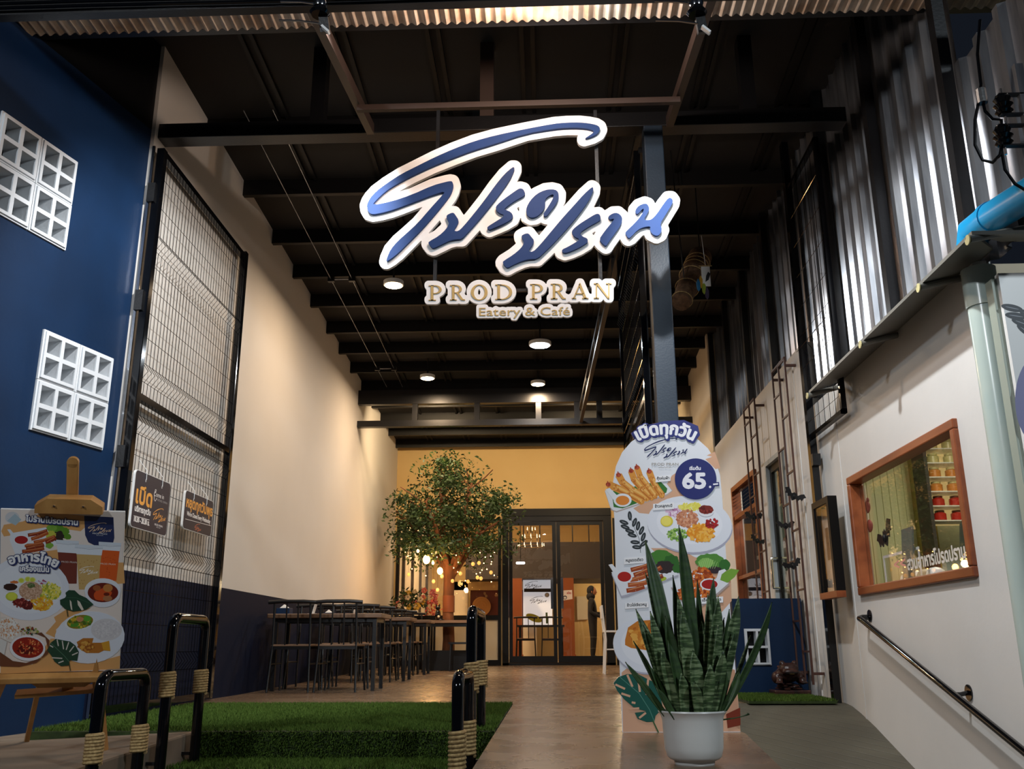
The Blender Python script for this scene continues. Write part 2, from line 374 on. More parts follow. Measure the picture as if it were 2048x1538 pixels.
# thin cover strips at the board joints of the right wall
for y in (7.48, 8.62, 9.1, 10.25):
    MB().box((XR - .004, y - .012, 0 if y > 8 else -.9), (XR + .02, y + .012, 3.1 if y > 8.2 else 2.5)).build('joint_strip', M['white_wall'], wr)
# corrugated sheets above
def trap_sheet(b, x, y0, y1, z0, z1, pitch=.2, depth=.035):
    pts = []; y = y0
    while y < y1 - 1e-4:
        for f_, d in ((0, 0), (.42, 0), (.5, 1), (.58, .0), (.64, .35), (.70, .0), (.92, 0)):
            yy = y + f_ * pitch
            if yy <= y1: pts.append((x - d * depth, yy))
        y += pitch
    pts.append((x, y1)); k = len(pts); bb = len(b.v)
    b.v += [(px, py, z0) for px, py in pts] + [(px, py, z1) for px, py in pts]
    b.f += [(bb + i, bb + i + 1, bb + k + i + 1, bb + k + i) for i in range(k - 1)]
def zig_sheet(b, x, y0, y1, z0, z1, pitch=.24, depth=.04):
    pts = []; y = y0
    while y < y1 - 1e-4:
        for f_, d in ((0, 0), (.3, 0), (.38, 1), (.62, 1), (.70, 0)):
            yy = y + f_ * pitch
            if yy <= y1: pts.append((x - d * depth, yy))
        y += pitch
    pts.append((x, y1)); k = len(pts); bb = len(b.v)
    b.v += [(px, py, z0) for px, py in pts] + [(px, py, z1) for px, py in pts]
    b.f += [(bb + i, bb + i + 1, bb + k + i + 1, bb + k + i) for i in range(k - 1)]
for i, (y0, y1) in enumerate([(3.2, 3.75), (3.75, 4.9), (4.9, 6.1), (6.1, 7.25), (7.25, 8.2), (8.2, 9.4), (9.4, 10.6), (10.6, 11.75), (11.75, 12.9)]):
    b = MB(); zb = 2.52 if y0 < 8.1 else 3.17
    (zig_sheet if i < 3 else trap_sheet)(b, XR + .12, y0, y1 - .01, zb - .02 if y0 < 8.1 else zb, 5.5 if y0 > 4.8 else 3.8)
    b.build('metal_sheet', M['galv'], wr)
for y in (4.9, 6.1, 7.25, 9.4, 10.6, 11.75, 12.9):
    MB().box((XR - .0, y - .04, 2.55 if y < 8 else 3.17), (XR + .07, y + .04, cz(y) + .1)).build('stud', M['black'], wr)
MB().box((XR + .0, 3.0, 2.60), (XR + .07, 8.1, 2.68)).build('rail', M['black'], wr)

# ------------------------------------------------------------------ roof
b = MB(); b.hexa([(-3.3, 5.25, cz(5.25)), (2.7, 5.25, cz(5.25)), (2.7, 19, cz(19)), (-3.3, 19, cz(19)), (-3.3, 5.25, cz(5.25) + .08), (2.7, 5.25, cz(5.25) + .08), (2.7, 19, cz(19) + .08), (-3.3, 19, cz(19) + .08)])
ceil = struct(b.build('ceiling', M['ceiling']))
for i, y in enumerate([5.9, 7.4, 8.46, 9.51, 10.4, 11.28, 12.2, 13.01, 13.85, 14.75, 15.7, 16.6, 17.5, 18.4]):
    z = cz(y); MB().box((XL, y, z - .17), (XR + .1, y + .06, z)).build('purlin', M['purlin'], ceil)
for i, x in enumerate(np.arange(-2.45, 2.4, .76)):
    for d in (0, .09):
        b = MB(); b.hexa([(x + d, 5.3, cz(5.3) - .03), (x + d + .035, 5.3, cz(5.3) - .03), (x + d + .035, 18.6, cz(18.6) - .03), (x + d, 18.6, cz(18.6) - .03),
                          (x + d, 5.3, cz(5.3)), (x + d + .035, 5.3, cz(5.3)), (x + d + .035, 18.6, cz(18.6)), (x + d, 18.6, cz(18.6))]); b.build('roof_seam', M['purlin'], ceil)
# front portal beam, rear beam truss, column
t = thing('portal_beam', 'long black steel beam spanning the entrance above the mesh gates', 'beam', (-.3, 6.5, 4.41))
MB().box((XL, 6.45, 4.41), (XR, 6.6, 4.54)).build('beam', M['black'], t, bevel=.006)
M['brown_and_lit_steel'] = mat('brown_and_lit_steel', (58, 45, 39), .45)
for x0 in (-1.87, on(960, 180, 'Y', 6.46).x, 1.6):
    MB().box((x0, 6.46, 4.54), (x0 + .11, 6.58, cz(6.5))).build('upright', M['brown_and_lit_steel'] if -1 < x0 < 1 else M['black'], t)  # central upright is black steel, browned to look lit by the warm flood
t = thing('rear_truss', 'black ladder-like steel truss across the hall near the ochre wall', 'truss', (-.3, 14.6, 3.95))
MB().box((XL, 14.55, 3.93), (XR, 14.67, 4.03)).build('lower_chord', M['black'], t)
MB().box((XL, 14.55, 4.31), (XR, 14.67, 4.55)).build('upper_chord', M['black'], t)
for x in (830, 954, 1077, 1154, 1199, 1300): 
    p = on(x, 830, 'Y', 14.6); MB().box((p.x - .045, 14.56, 4.03), (p.x + .045, 14.66, 4.31)).build('web_post', M['black'], t)
t = thing('steel_column', 'tall dark blue-black square steel column behind the arched menu standee', 'column', (.885, 6.5, 0))
MB().box((.805, 6.44, 0), (.955, 6.6, 4.41)).build('shaft', mat('blue_black_steel', (26, 40, 54), .45, bump=(70, .06)), t, bevel=.008)
MB().box((.73, 6.4, 0), (1.03, 6.64, .015)).build('base_plate', M['black'], t)
# long truss in depth from portal beam to the rear truss
t = thing('side_truss', 'slim black two-rail truss running from the front beam to the rear truss', 'truss', (.7, 10, 4.3))
for dz in (0, .22):
    a_, c_ = on(1283, 300, 'Y', 6.62), on(1162, 842, 'Y', 14.53); a_.z += dz; c_.z += dz
    MB().bar(a_, c_, .05, .05).build('chord', M['black'], t)
a_, c_ = on(1283, 300, 'Y', 6.62), on(1162, 842, 'Y', 14.53)
for i in range(1, 10):
    p = a_.lerp(c_, i / 10); MB().bar(p, p + Vector((0, 0, .22)), .04, .04).build('web_bar', M['black'], t)
# canopy at the street front
t = thing('front_canopy', 'narrow corrugated sheet canopy along the street edge of the roof', 'canopy', (0, 5.1, 4.4))
def wavy(x0, x1, name):
    b = MB(); k = int((x1 - x0) / .011); 
    for i in range(k + 1):
        x = x0 + (x1 - x0) * i / k; z = 4.43 + .011 * math.sin(2 * PI * x / .067)
        b.v += [(x, 4.7, z + .012), (x, 5.17, z)]
    b.f += [(2 * i, 2 * i + 2, 2 * i + 3, 2 * i + 1) for i in range(k)]
    return b.build(name, M['rust_sheet'], t, smooth=True)
for x0, x1 in ((-3.8, -1.45), (-1.4, 1.02), (1.07, 3.3)): wavy(x0, x1, 'corrugated_sheet')
MB().box((-3.9, 4.3, 3.9), (3.6, 4.36, 4.09)).build('front_beam', M['black'], t)
MB().box((-3.9, 5.2, 4.46), (3.6, 5.26, 5.35)).build('back_beam', M['black'], t)
MB().box((-3.9, 4.3, 4.5), (3.6, 5.26, 4.53)).build('roof_board', M['black'], t)
for x in (-1.41, 1.045):
    MB().bar((x, 4.36, 4.2), (x * .97, 6.45, 4.44), .055, .09).build('strut', M['brown_and_lit_steel'], t)
# flood lamps behind the front beam; outer pair added to brighten the side walls
t = thing('flood_lamp', 'row of four small flood lamps fixed behind the canopy front beam, outer pair added to light the side walls', 'lamp', (0, 4.6, 4.28))
for x in (-1.2, -.1, .2, .62):
    MB().box((x - .07, 4.54, 4.25), (x + .07, 4.63, 4.33)).build('lamp_head', M['black'], t)
    MB().bar((x, 4.35, 4.06), (x, 4.56, 4.28), .02, .03).build('bracket', M['black'], t)
lamp('flood_light', 'SPOT', (.62, 4.7, 4.23), 450, (.95, .98, 1.0), .05, (2.4, 6.3, 1.4), math.radians(86), .6)  # added spot aimed at the right wall, clear of the sign
lamp('flood_light', 'SPOT', (-1.2, 4.7, 4.23), 520, (.95, .98, 1.0), .05, (-3.05, 7.2, 2.0), math.radians(84), .6)  # added spot brightening the left wall behind the mesh gate
lamp('flood_light', 'POINT', (-.1, 4.7, 4.23), 72, (1.0, .66, .45), .06)
lamp('flood_light', 'POINT', (.2, 4.7, 4.23), 40, (.92, .97, 1.0), .05)
# power line clamps along the canopy front
t = thing('cable_bundle', 'dark power cable bundle running along the canopy edge', 'cable', (0, 4.28, 3.95))
for z in (3.92, 3.95, 3.98): MB().tube([(-3.5 + i * .5, 4.275, z + .006 * math.sin(i)) for i in range(14)], .009, 6).build('cable', M['gloss_black'], t)
for x, lab in ((640, 'metal cable clamp on the canopy front above the left side of the sign'), (1393, 'metal cable clamp on the canopy front above the right side of the sign')):
    p = on(x, 18, 'Y', 4.19); t = thing('cable_clamp', lab, 'clamp', p)
    MB().lathe([(.035, -.02), (.04, 0), (.035, .02)], p + Vector((0, 0, .03)), 14).build('insulator', M['chrome'], t, True)
    MB().lathe([(.045, -.03), (.055, -.015), (.045, 0)], p + Vector((0, 0, -.01)), 14).build('insulator', M['gloss_black'], t, True)
    MB().bar(p + Vector((0, 0, .08)), p + Vector((.03, .03, -.13)), .05, .03).build('bracket', M['black'], t)
    for dz in (.02, -.1): MB().tube([p + Vector((0, -.01, dz)), p + Vector((-.1, -.01, dz + .02)), p + Vector((-.22, .0, dz + .035))], .006, 6).build('tie_wire', M['chrome'], t)
    MB().bar(p + Vector((.02, -.01, -.12)), p + Vector((.06, -.01, -.16)), .03, .012).build('wire_tail', M['white'], t)

# ------------------------------------------------------------------ downlights in the hall
for x, y, kind, lab in ((787, 571, 'warm', 'warm round downlight under the dark ceiling nearest the mesh gate'), (855, 757, 'warm', 'warm round downlight above the potted tree'),
                        (1076, 769, 'warm', 'warm round downlight above the shop doors by the rear truss'), (1080, 691, 'cool', 'larger cool white round downlight below the sign lettering')):
    p = on(x, y, 'Z', 4.5); r = .105 if kind == 'warm' else .14
    t = thing('downlight', lab, 'lamp', p)
    hs_ = MB().lathe([(r, 0), (r * 1.12, .004), (r * 1.12, .05), (r * .9, .06)], p, 28).build('housing', M['white'], t, True)
    MB().lathe([(.001, -.004), (r * .97, -.003), (r * .97, .002), (.001, .002)], p, 28).build('diffuser', M[kind + '_lamp'], hs_)
    MB().tube([p + Vector((0, 0, .06)), (p.x, p.y, cz(p.y))], .012, 8).build('stem', M['black'], t)
    lamp('downlight_light', 'AREA', p - Vector((0, 0, .03)), 56 if kind == 'warm' else 50, (1.0, .72, .46) if kind == 'warm' else (.85, .93, 1.0), 2 * r * .9)
for xx, yy, lb in ((-2.0, 14.95, 'left wall'), (.8, 14.95, 'right wall')):       # added unseen lamps behind the rear truss upper chord, brightening the back wall
    p = Vector((xx, yy, 4.5)); t = thing('downlight', 'added warm wall-wash lamp unseen behind the rear truss on the %s side' % lb, 'lamp', p)
    MB().lathe([(.1, 0), (.115, .004), (.115, .05), (.09, .06)], p, 20).build('housing', M['white'], t, True)
    MB().lathe([(.001, -.004), (.095, -.003), (.095, .002), (.001, .002)], p, 20).build('diffuser', M['warm_lamp'], t)
    MB().tube([p + Vector((0, 0, .06)), (p.x, p.y, cz(p.y))], .012, 8).build('stem', M['black'], t)
    lamp('downlight_light', 'AREA', p + Vector((0, .12, -.06)), 58, (1.0, .74, .44), .18, (p.x * .8 - .1, YB, 2.2))

t = thing('ceiling_wires', 'two thin grey wires strung under the purlins along the left wall side', 'cable', (-2.5, 11, 4.6))
for x in (-2.62, -2.36): MB().tube([(x, y, cz(y) - .2) for y in (7.0, 9, 11, 13, 14.5)], .004, 5).build('wire', M['galv'], t)
for y in (10.4, 13.6):
    MB().box((-2.66, y, cz(y) - .23), (-2.58, y + .05, cz(y) - .17)).build('clip', M['black'], t); MB().box((-2.4, y, cz(y) - .23), (-2.32, y + .05, cz(y) - .17)).build('clip', M['black'], t)
    MB().tube([(-2.6, y + .02, cz(y) - .2), (-2.38, y + .02, cz(y) - .2)], .008, 6).build('spacer', M['galv'], t)
# ------------------------------------------------------------------ text and flat print
_tc = {}
def text_mesh(body):
    """glyph outlines of the built-in font, unit size -> (verts 2D, faces, width)"""
    if body not in _tc:
        c = bpy.data.curves.new('tmp', 'FONT'); c.body = body; c.size = 1; c.resolution_u = 3
        o = bpy.data.objects.new('tmp', c); COL.objects.link(o); bpy.context.view_layer.update()
        m = bpy.data.meshes.new_from_object(o.evaluated_get(bpy.context.evaluated_depsgraph_get()))
        v = np.array([(p.co.x, p.co.y) for p in m.vertices]).reshape(-1, 2); f = [tuple(p.vertices) for p in m.polygons]
        bpy.data.objects.remove(o); bpy.data.curves.remove(c); bpy.data.meshes.remove(m)
        v[:, 0] -= v[:, 0].min(); _tc[body] = (v, f, v[:, 0].max())
    return _tc[body]
class Print:
    """flat print on a plane: polygons with a colour each, laid in thin layers; coordinates in photo pixels or metres"""
    def __init__(s, origin, U, Vv, thick_dir=None):
        s.o, s.U, s.V = Vector(origin), Vector(U).normalized(), Vector(Vv).normalized(); s.N = s.U.cross(s.V).normalized()
        if (Vector(CAM) - s.o).dot(s.N) < 0: s.N = -s.N
        s.v, s.f, s.c, s.k = [], [], [], 0; s.z = .0008; s.cut = []
    def uv(s, x, y):
        p = onp(x, y, s.o, s.N) - s.o; return p.dot(s.U), p.dot(s.V)
    def w(s, u, v, z=0): return s.o + s.U * u + s.V * v + s.N * z
    def up(s): s.z += s.k * 1e-6 + 3e-5; s.k = 0
    def poly(s, uvs, col, cut=False):
        b = len(s.v); z = s.z + s.k * 1e-6; s.k += 1
        s.v += [tuple(s.w(u, v, z)) for u, v in uvs]; s.f.append(tuple(range(b, b + len(uvs)))); s.c.append(C(*col))
        if cut: s.cut.append([s.w(u, v) for u, v in uvs])
    def pp(s, pts, col, cut=False): s.poly([s.uv(*p) for p in pts], col, cut)
    def ell(s, cx, cy, rx, ry, col, rot=0, n=28, cut=False, wob=0):
        a = math.radians(rot); P = []
        for i in range(n):
            g = 2 * PI * i / n; k = 1 + wob * R.uniform(-1, 1); x, y = rx * k * math.cos(g), ry * k * math.sin(g)
            P.append((cx + x * math.cos(a) - y * math.sin(a), cy + x * math.sin(a) + y * math.cos(a)))
        s.pp(P, col, cut)
    def line(s, pts, wd, col):
        for (x0, y0), (x1, y1) in zip(pts, pts[1:]):
            dx, dy = x1 - x0, y1 - y0; L = math.hypot(dx, dy) or 1; nx, ny = -dy / L * wd / 2, dx / L * wd / 2
            s.pp([(x0 + nx, y0 + ny), (x1 + nx, y1 + ny), (x1 - nx, y1 - ny), (x0 - nx, y0 - ny)], col)
    def scat(s, cx, cy, rx, ry, n, size, cols, asp=1.0, rot=None, sides=6):
        for i in range(n):
            g, q = R.uniform(0, 2 * PI), math.sqrt(R.random()); r = size * R.uniform(.6, 1.3)
            s.ell(cx + rx * q * math.cos(g), cy + ry * q * math.sin(g), r * asp, r, R.choice(cols), R.uniform(0, 180) if rot is None else rot + R.uniform(-15, 15), sides)
    def text(s, body, x, y, h, col, bold=0, outline=None, align='C', tilt=0, width=None, arc=None):
        """x,y baseline anchor in photo pixels, h em height in pixels, width forces the pixel width"""
        v, f, wd = text_mesh(body); sx = (width / wd) if width else h
        ox = {'C': -wd / 2, 'L': 0, 'R': -wd}[align]; a = math.radians(tilt)
        def place(dx, dy, c):
            b = len(s.v); z = s.z + s.k * 1e-6; s.k += 1
            for px, py in v:
                X, Y = (px + ox) * sx + dx, -py * h + dy
                if arc:
                    g = X / arc; X, Y = (arc - Y) * math.sin(g), arc - (arc - Y) * math.cos(g)
                Xr, Yr = X * math.cos(a) - Y * math.sin(a), X * math.sin(a) + Y * math.cos(a)
                u, vv = s.uv(x + Xr, y + Yr); s.v.append(tuple(s.w(u, vv, z)))
            s.f += [tuple(i + b for i in q) for q in f]; s.c += [C(*c)] * len(f)
        def ringed(r, c, n):
            for i in range(n): place(r * math.cos(2 * PI * i / n), r * math.sin(2 * PI * i / n), c)
        if outline:
            ringed(outline[1], outline[0], 12); ringed(outline[1] * .6, outline[0], 8)
            if len(outline) > 2:
                for q in (.5, 1): ringed_off = [place(outline[2] * q + outline[1] * math.cos(PI * i / 4), outline[2] * q + outline[1] * math.sin(PI * i / 4), outline[0]) for i in range(8)]
            s.up()
        place(0, 0, col)
        if bold: ringed(bold, col, 8)
    def build(s, name, parent, m=None):
        o0 = ORG.get(parent.name, (0, 0, 0)); me = bpy.data.meshes.new(name)
        me.from_pydata([(x - o0[0], y - o0[1], z - o0[2]) for x, y, z in s.v], [], s.f)
        at = me.color_attributes.new('Col', 'FLOAT_COLOR', 'CORNER'); cols = np.empty((len(me.loops), 4), np.float32); i = 0
        for p, c in zip(me.polygons, s.c): cols[i:i + p.loop_total] = c; i += p.loop_total
        at.data.foreach_set('color', cols.ravel()); me.materials.append(m or M['print'])
        o = bpy.data.objects.new(name, me); COL.objects.link(o); o.parent = parent; return o

# ------------------------------------------------------------------ brush logo outlines, in photo pixels
def z5(l): return [(720 + x / 4.806, 230 + y / 4.806) for x, y in l]
def z6(l): return [(980 + x / 4.271, 300 + y / 4.271) for x, y in l]
def r2(l): return [(650 + x / 2.7307, 180 + y / 2.7307) for x, y in l]
LOGO = [
    z5([(75, 920), (70, 880), (85, 840), (110, 800), (160, 745), (260, 670), (400, 580), (560, 500), (720, 420), (900, 340), (1100, 265), (1300, 210)])
    + r2([(1090, 222), (1250, 192), (1320, 186), (1390, 185), (1440, 190), (1480, 198), (1497, 208), (1502, 222), (1490, 245), (1460, 262), (1415, 275), (1440, 258), (1460, 245), (1470, 232), (1440, 220), (1390, 214), (1320, 214), (1250, 220), (1100, 245)])
    + z5([(1300, 290), (1100, 350), (900, 425), (700, 505), (500, 600), (350, 680), (250, 745), (160, 830), (120, 880), (300, 845), (500, 780), (700, 690), (830, 655), (870, 648), (890, 652), (902, 690), (888, 745), (860, 800), (740, 950), (600, 1110), (480, 1230), (370, 1340), (300, 1395), (256, 1420), (265, 1380), (300, 1300), (370, 1220), (450, 1150), (560, 1050), (680, 910), (780, 800), (828, 742), (700, 780), (560, 835), (400, 895), (300, 930), (200, 955), (130, 966), (95, 955)]),
    z5([(835, 975), (880, 953), (905, 952), (930, 990), (950, 1020), (945, 1055), (900, 1125), (945, 1130), (990, 1090), (1090, 970), (1200, 830), (1300, 690), (1390, 580), (1465, 515), (1485, 515), (1485, 545), (1440, 640), (1340, 780), (1230, 920), (1130, 1040), (1040, 1140), (980, 1205), (920, 1205), (860, 1220), (790, 1255), (710, 1293), (690, 1285), (660, 1245), (665, 1228), (760, 1175), (830, 1110), (858, 1060), (850, 1030), (835, 1000)]),
    z6([(260, 338), (285, 345), (302, 380), (297, 400), (210, 445), (120, 512), (135, 522), (180, 540), (200, 575), (190, 598), (130, 635), (60, 665), (0, 690)]) + z5([(1245, 1115), (1222, 1100), (1232, 1082), (1300, 1040)]) + z6([(132, 570), (70, 545), (48, 510), (60, 480), (120, 430), (190, 380), (240, 345)]),
    z6([(350, 588), (325, 575), (308, 545), (312, 500), (345, 440), (400, 385), (470, 352), (530, 345), (570, 355), (588, 385), (585, 430), (560, 480), (520, 530), (480, 582), (450, 565), (480, 520), (515, 465), (540, 420), (545, 390), (520, 392), (480, 420), (470, 440), (472, 490), (455, 530), (420, 565), (385, 585)]),
    z6([(265, 745), (300, 725), (330, 722), (355, 755), (377, 780), (370, 810), (325, 875), (365, 882), (420, 830), (520, 710), (620, 590), (720, 480), (800, 390), (870, 327), (882, 335), (878, 370), (840, 450), (760, 560), (660, 680), (560, 790), (480, 870), (405, 940), (340, 940), (280, 955), (200, 990), (152, 1017), (130, 1005), (108, 970), (120, 955), (200, 905), (265, 850), (292, 805), (285, 780)]),
    z6([(925, 555), (940, 570), (945, 600), (935, 615), (850, 660), (760, 720), (790, 750), (830, 765), (836, 790), (825, 805), (760, 845), (690, 875), (640, 890), (615, 880), (615, 860), (660, 840), (730, 800), (768, 772), (720, 750), (697, 715), (705, 690), (760, 645), (830, 600), (900, 558)]),
    z6([(1005, 580), (1050, 550), (1090, 548), (1122, 575), (1130, 610), (1110, 660), (1060, 730), (1010, 800), (990, 833), (960, 810), (930, 775), (970, 715), (1030, 640), (1062, 600), (1045, 598), (1020, 607)]),
    z6([(1240, 520), (1270, 485), (1320, 466), (1345, 475), (1360, 510), (1345, 550), (1310, 605), (1340, 610), (1375, 605), (1420, 560), (1480, 470), (1520, 420), (1545, 420), (1560, 440), (1555, 470), (1500, 560), (1450, 640), (1468, 690), (1450, 730), (1420, 745), (1380, 725), (1362, 690), (1370, 662), (1320, 665), (1260, 690), (1200, 755), (1180, 765), (1152, 720), (1165, 700), (1230, 640), (1290, 570), (1315, 515), (1300, 512), (1260, 560), (1240, 550)]),
]
def chaikin(p):
    q = []
    for (a, b), (c, d) in zip(p, p[1:] + p[:1]): q += [(a * .75 + c * .25, b * .75 + d * .25), (a * .25 + c * .75, b * .25 + d * .75)]
    return q
LOGO_S = [chaikin(p) for p in LOGO]
def print_logo(P, x, y, wd, col, thin=1.0, tilt=0, sub=None, subcol=None):
    """the brush logo as print: x,y centre, wd width in pixels"""
    k = wd / 620.; a = math.radians(tilt)
    for p in LOGO_S:
        q = []
        for X, Y in p:
            dx, dy = (X - 1030) * k, (Y - 395) * k; q.append((x + dx * math.cos(a) - dy * math.sin(a), y + dx * math.sin(a) + dy * math.cos(a)))
        P.pp(q, col)
    if sub: P.text(sub, x + wd * .0 + wd * .03, y + wd * .34, wd * .115, subcol or col, width=wd * .62, tilt=tilt)

# serif capitals as lists of polygons, cap height 1
def _arc(cx, cy, rx, ry, a0, a1, n=12): return [(cx + rx * math.cos(math.radians(a0 + (a1 - a0) * i / n)), cy + ry * math.sin(math.radians(a0 + (a1 - a0) * i / n))) for i in range(n + 1)]
def _bowl(x, y0, y1, wd, th):
    c, h = (y0 + y1) / 2, (y1 - y0) / 2
    return [(x, y0)] + _arc(x + .12, c, wd - .12, h, -90, 90) + [(x, y1), (x, y1 - .05)] + _arc(x + .1, c, wd - .1 - th, h - .05, 90, -90) + [(x, y0 + .05)]
def rect(x0, y0, x1, y1): return [(x0, y0), (x1, y0), (x1, y1), (x0, y1)]
SER = {
    'P': ([rect(.12, 0, .27, 1), rect(0, 0, .42, .055), rect(0, .945, .3, 1), _bowl(.25, .44, 1, .5, .15)], .78),
    'R': ([rect(.12, 0, .27, 1), rect(0, 0, .40, .055), rect(0, .945, .3, 1), _bowl(.25, .47, 1, .46, .15), [(.36, .48), (.52, .48), (.78, .08), (.9, .05), (.9, 0), (.68, 0)]], .9),
    'D': ([rect(.12, 0, .27, 1), rect(0, 0, .35, .055), rect(0, .945, .35, 1), _bowl(.25, 0, 1, .72, .17)], 1.0),
    'A': ([[(.02, .0), (.10, .0), (.5, .92), (.46, 1.0)], [(.46, 1.03), (.52, 1.03), (.96, 0), (.78, 0), (.42, .9)], rect(.2, .3, .74, .36), rect(-.06, 0, .24, .055), rect(.64, 0, 1.06, .055)], 1.02),
    'N': ([rect(.12, 0, .19, 1), rect(0, 0, .31, .055), rect(0, .945, .24, 1), [(.1, 1), (.26, 1), (.92, .0), (.84, -.02)], rect(.86, -.02, .93, 1), rect(.72, .945, 1.06, 1)], 1.06),
}
oo, oi = _arc(.5, .5, .48, .52, 0, 360, 28), _arc(.5, .5, .31, .47, 0, 360, 28)
SER['O'] = ([[oo[i], oo[i + 1], oi[i + 1], oi[i]] for i in range(28)], 1.0)
def r2p(x, y): return 650 + x / 2.7307, 180 + y / 2.7307
CAPS = []
for ch, x0, x1 in (('P', 567, 640), ('R', 683, 765), ('O', 795, 890), ('D', 930, 1025), ('P', 1120, 1193), ('R', 1233, 1315), ('A', 1352, 1435), ('N', 1468, 1565)):
    polys, wd = SER[ch]; base = 1151 - (x0 - 567) * .0125; CAPS.append([[r2p(x0 + (x1 - x0) * px / wd, base - 83 * py) for px, py in p] for p in polys])

# ------------------------------------------------------------------ the hanging sign
YS = 5.9
def contour(segs, r, step=1.6):
    """outline of everything within r pixels of the segments (marching squares on a grid)"""
    S = np.array(segs); lo = S.reshape(-1, 2).min(0) - r - 4; hi = S.reshape(-1, 2).max(0) + r + 4
    nx, ny = int((hi[0] - lo[0]) / step) + 2, int((hi[1] - lo[1]) / step) + 2
    gx = lo[0] + step * np.arange(nx); gy = lo[1] + step * np.arange(ny); D = np.full((ny, nx), 1e9)
    for x0, y0, x1, y1 in S.reshape(-1, 4):
        i0, i1 = max(0, int((min(x0, x1) - r - 3 - lo[0]) / step)), min(nx, int((max(x0, x1) + r + 3 - lo[0]) / step) + 2)
        j0, j1 = max(0, int((min(y0, y1) - r - 3 - lo[1]) / step)), min(ny, int((max(y0, y1) + r + 3 - lo[1]) / step) + 2)
        X, Y = np.meshgrid(gx[i0:i1], gy[j0:j1]); dx, dy = x1 - x0, y1 - y0; L = dx * dx + dy * dy or 1e-9
        t = np.clip(((X - x0) * dx + (Y - y0) * dy) / L, 0, 1); d = np.hypot(X - x0 - t * dx, Y - y0 - t * dy)
        D[j0:j1, i0:i1] = np.minimum(D[j0:j1, i0:i1], d)
    D = D - r; nxt = {}
    def ip(a, b):
        (ja, ia), (jb, ib) = a, b; va, vb = D[ja, ia], D[jb, ib]
        va, vb = min(va, 20), min(vb, 20); t = va / (va - vb); return ('%d_%d_%d_%d' % (*min(a, b), *max(a, b)), (gx[ia] + (gx[ib] - gx[ia]) * t, gy[ja] + (gy[jb] - gy[ja]) * t))
    pos = {}
    ins = D < 0; cell = ins[:-1, :-1].astype(int) + ins[:-1, 1:] + ins[1:, :-1] + ins[1:, 1:]
    for j, i in zip(*np.where((cell > 0) & (cell < 4))):
        c = [(j, i), (j, i + 1), (j + 1, i + 1), (j + 1, i)]; q = []
        for a, b in zip(c, c[1:] + c[:1]):
            if ins[a] != ins[b]: q.append((ins[a], ip(a, b)))
        ent = [x for x in q if not x[0]]; ext = [x for x in q if x[0]]
        for e_, x_ in zip(ext, ent):
            nxt[x_[1][0]] = e_[1][0]; pos[e_[1][0]] = e_[1][1]; pos[x_[1][0]] = x_[1][1]
    loops = []
    while nxt:
        k = next(iter(nxt)); lp = []
        while k in nxt: lp.append(pos[k]); k = nxt.pop(k)
        if len(lp) > 12: loops.append(lp)
    return loops
def plate(name, loops, y, th, m, parent):
    """flat board with those outlines (holes included) standing in plane Y=y"""
    c = bpy.data.curves.new(name, 'CURVE'); c.dimensions = '2D'; c.fill_mode = 'BOTH'; c.extrude = th / 2
    for lp in loops:
        s = c.splines.new('POLY'); s.points.add(len(lp) - 1); s.use_cyclic_u = True
        for q, (x, yy) in zip(s.points, lp):
            p = on(x, yy, 'Y', y); q.co = (p.x, p.z, 0, 1)
    o = bpy.data.objects.new('tmp', c); COL.objects.link(o); bpy.context.view_layer.update()
    me = bpy.data.meshes.new_from_object(o.evaluated_get(bpy.context.evaluated_depsgraph_get())); bpy.data.objects.remove(o)
    o0 = ORG[parent.name]
    for v in me.vertices: v.co = (v.co.x - o0[0], y + th / 2 - v.co.z - th - o0[1] + th, v.co.y - o0[2]) if False else (v.co.x - o0[0], y - v.co.z - o0[1], v.co.y - o0[2])
    me.name = name; me.materials.clear(); me.materials.append(m); ob = bpy.data.objects.new(name, me); COL.objects.link(ob); ob.parent = parent
    bm = bmesh.new(); bm.from_mesh(me); bmesh.ops.recalc_face_normals(bm, faces=bm.faces); bm.to_mesh(me); bm.free()
    for p in me.polygons: p.use_smooth = False
    ORG[ob.name] = o0; return ob
def segs(polys): return [(a[0], a[1], b[0], b[1]) for p in polys for a, b in zip(p, p[1:] + p[:1])]
sg = thing('hanging_sign', 'large white and blue brush-script shop sign hanging under the front beam', 'sign', (-.16, YS, 2.6))
lb_ = plate('logo_backing', contour(segs(LOGO), 14.2), YS, .03, M['sign_white'], sg)
for p in LOGO_S:
    b = MB(); b.prism([on(x, y, 'Y', YS - .018) for x, y in p], (0, -.02, 0)); b.build('brush_letter', M['sign_blue'], lb_)
nb_ = plate('name_backing', contour(segs([p for l in CAPS for p in l]), 8.3), YS, .026, M['sign_white'], sg)
for l in CAPS:
    b = MB()
    for p in l: b.prism([on(x, y, 'Y', YS - .0135) for x, y in p], (0, -.007, 0))
    b.build('serif_letter', M['sign_gold'], nb_)
v, f, wd = text_mesh('Eatery & Café'); k = (1337 - 842) / 2.7307 / wd
def tp(x, y): return 650 + 842 / 2.7307 + x * k, 180 + (1233 - x * k * .0125 * 2) / 2.7307 - y * 23.5
tv = [tp(*q) for q in v]
from collections import Counter
ec = Counter(tuple(sorted(e)) for q in f for e in zip(q, q[1:] + q[:1]))
tb_ = plate('tagline_backing', contour([(*tv[a], *tv[c]) for (a, c), n in ec.items() if n == 1], 5.6, 1.2), YS, .022, M['sign_white'], sg)
par = list(range(len(tv)))
def root(i):
    while par[i] != i: i = par[i]
    return i
for g_ in f:
    for i in g_[1:]: par[root(i)] = root(g_[0])
isl = {}
for g_ in f: isl.setdefault(root(g_[0]), []).append(g_)
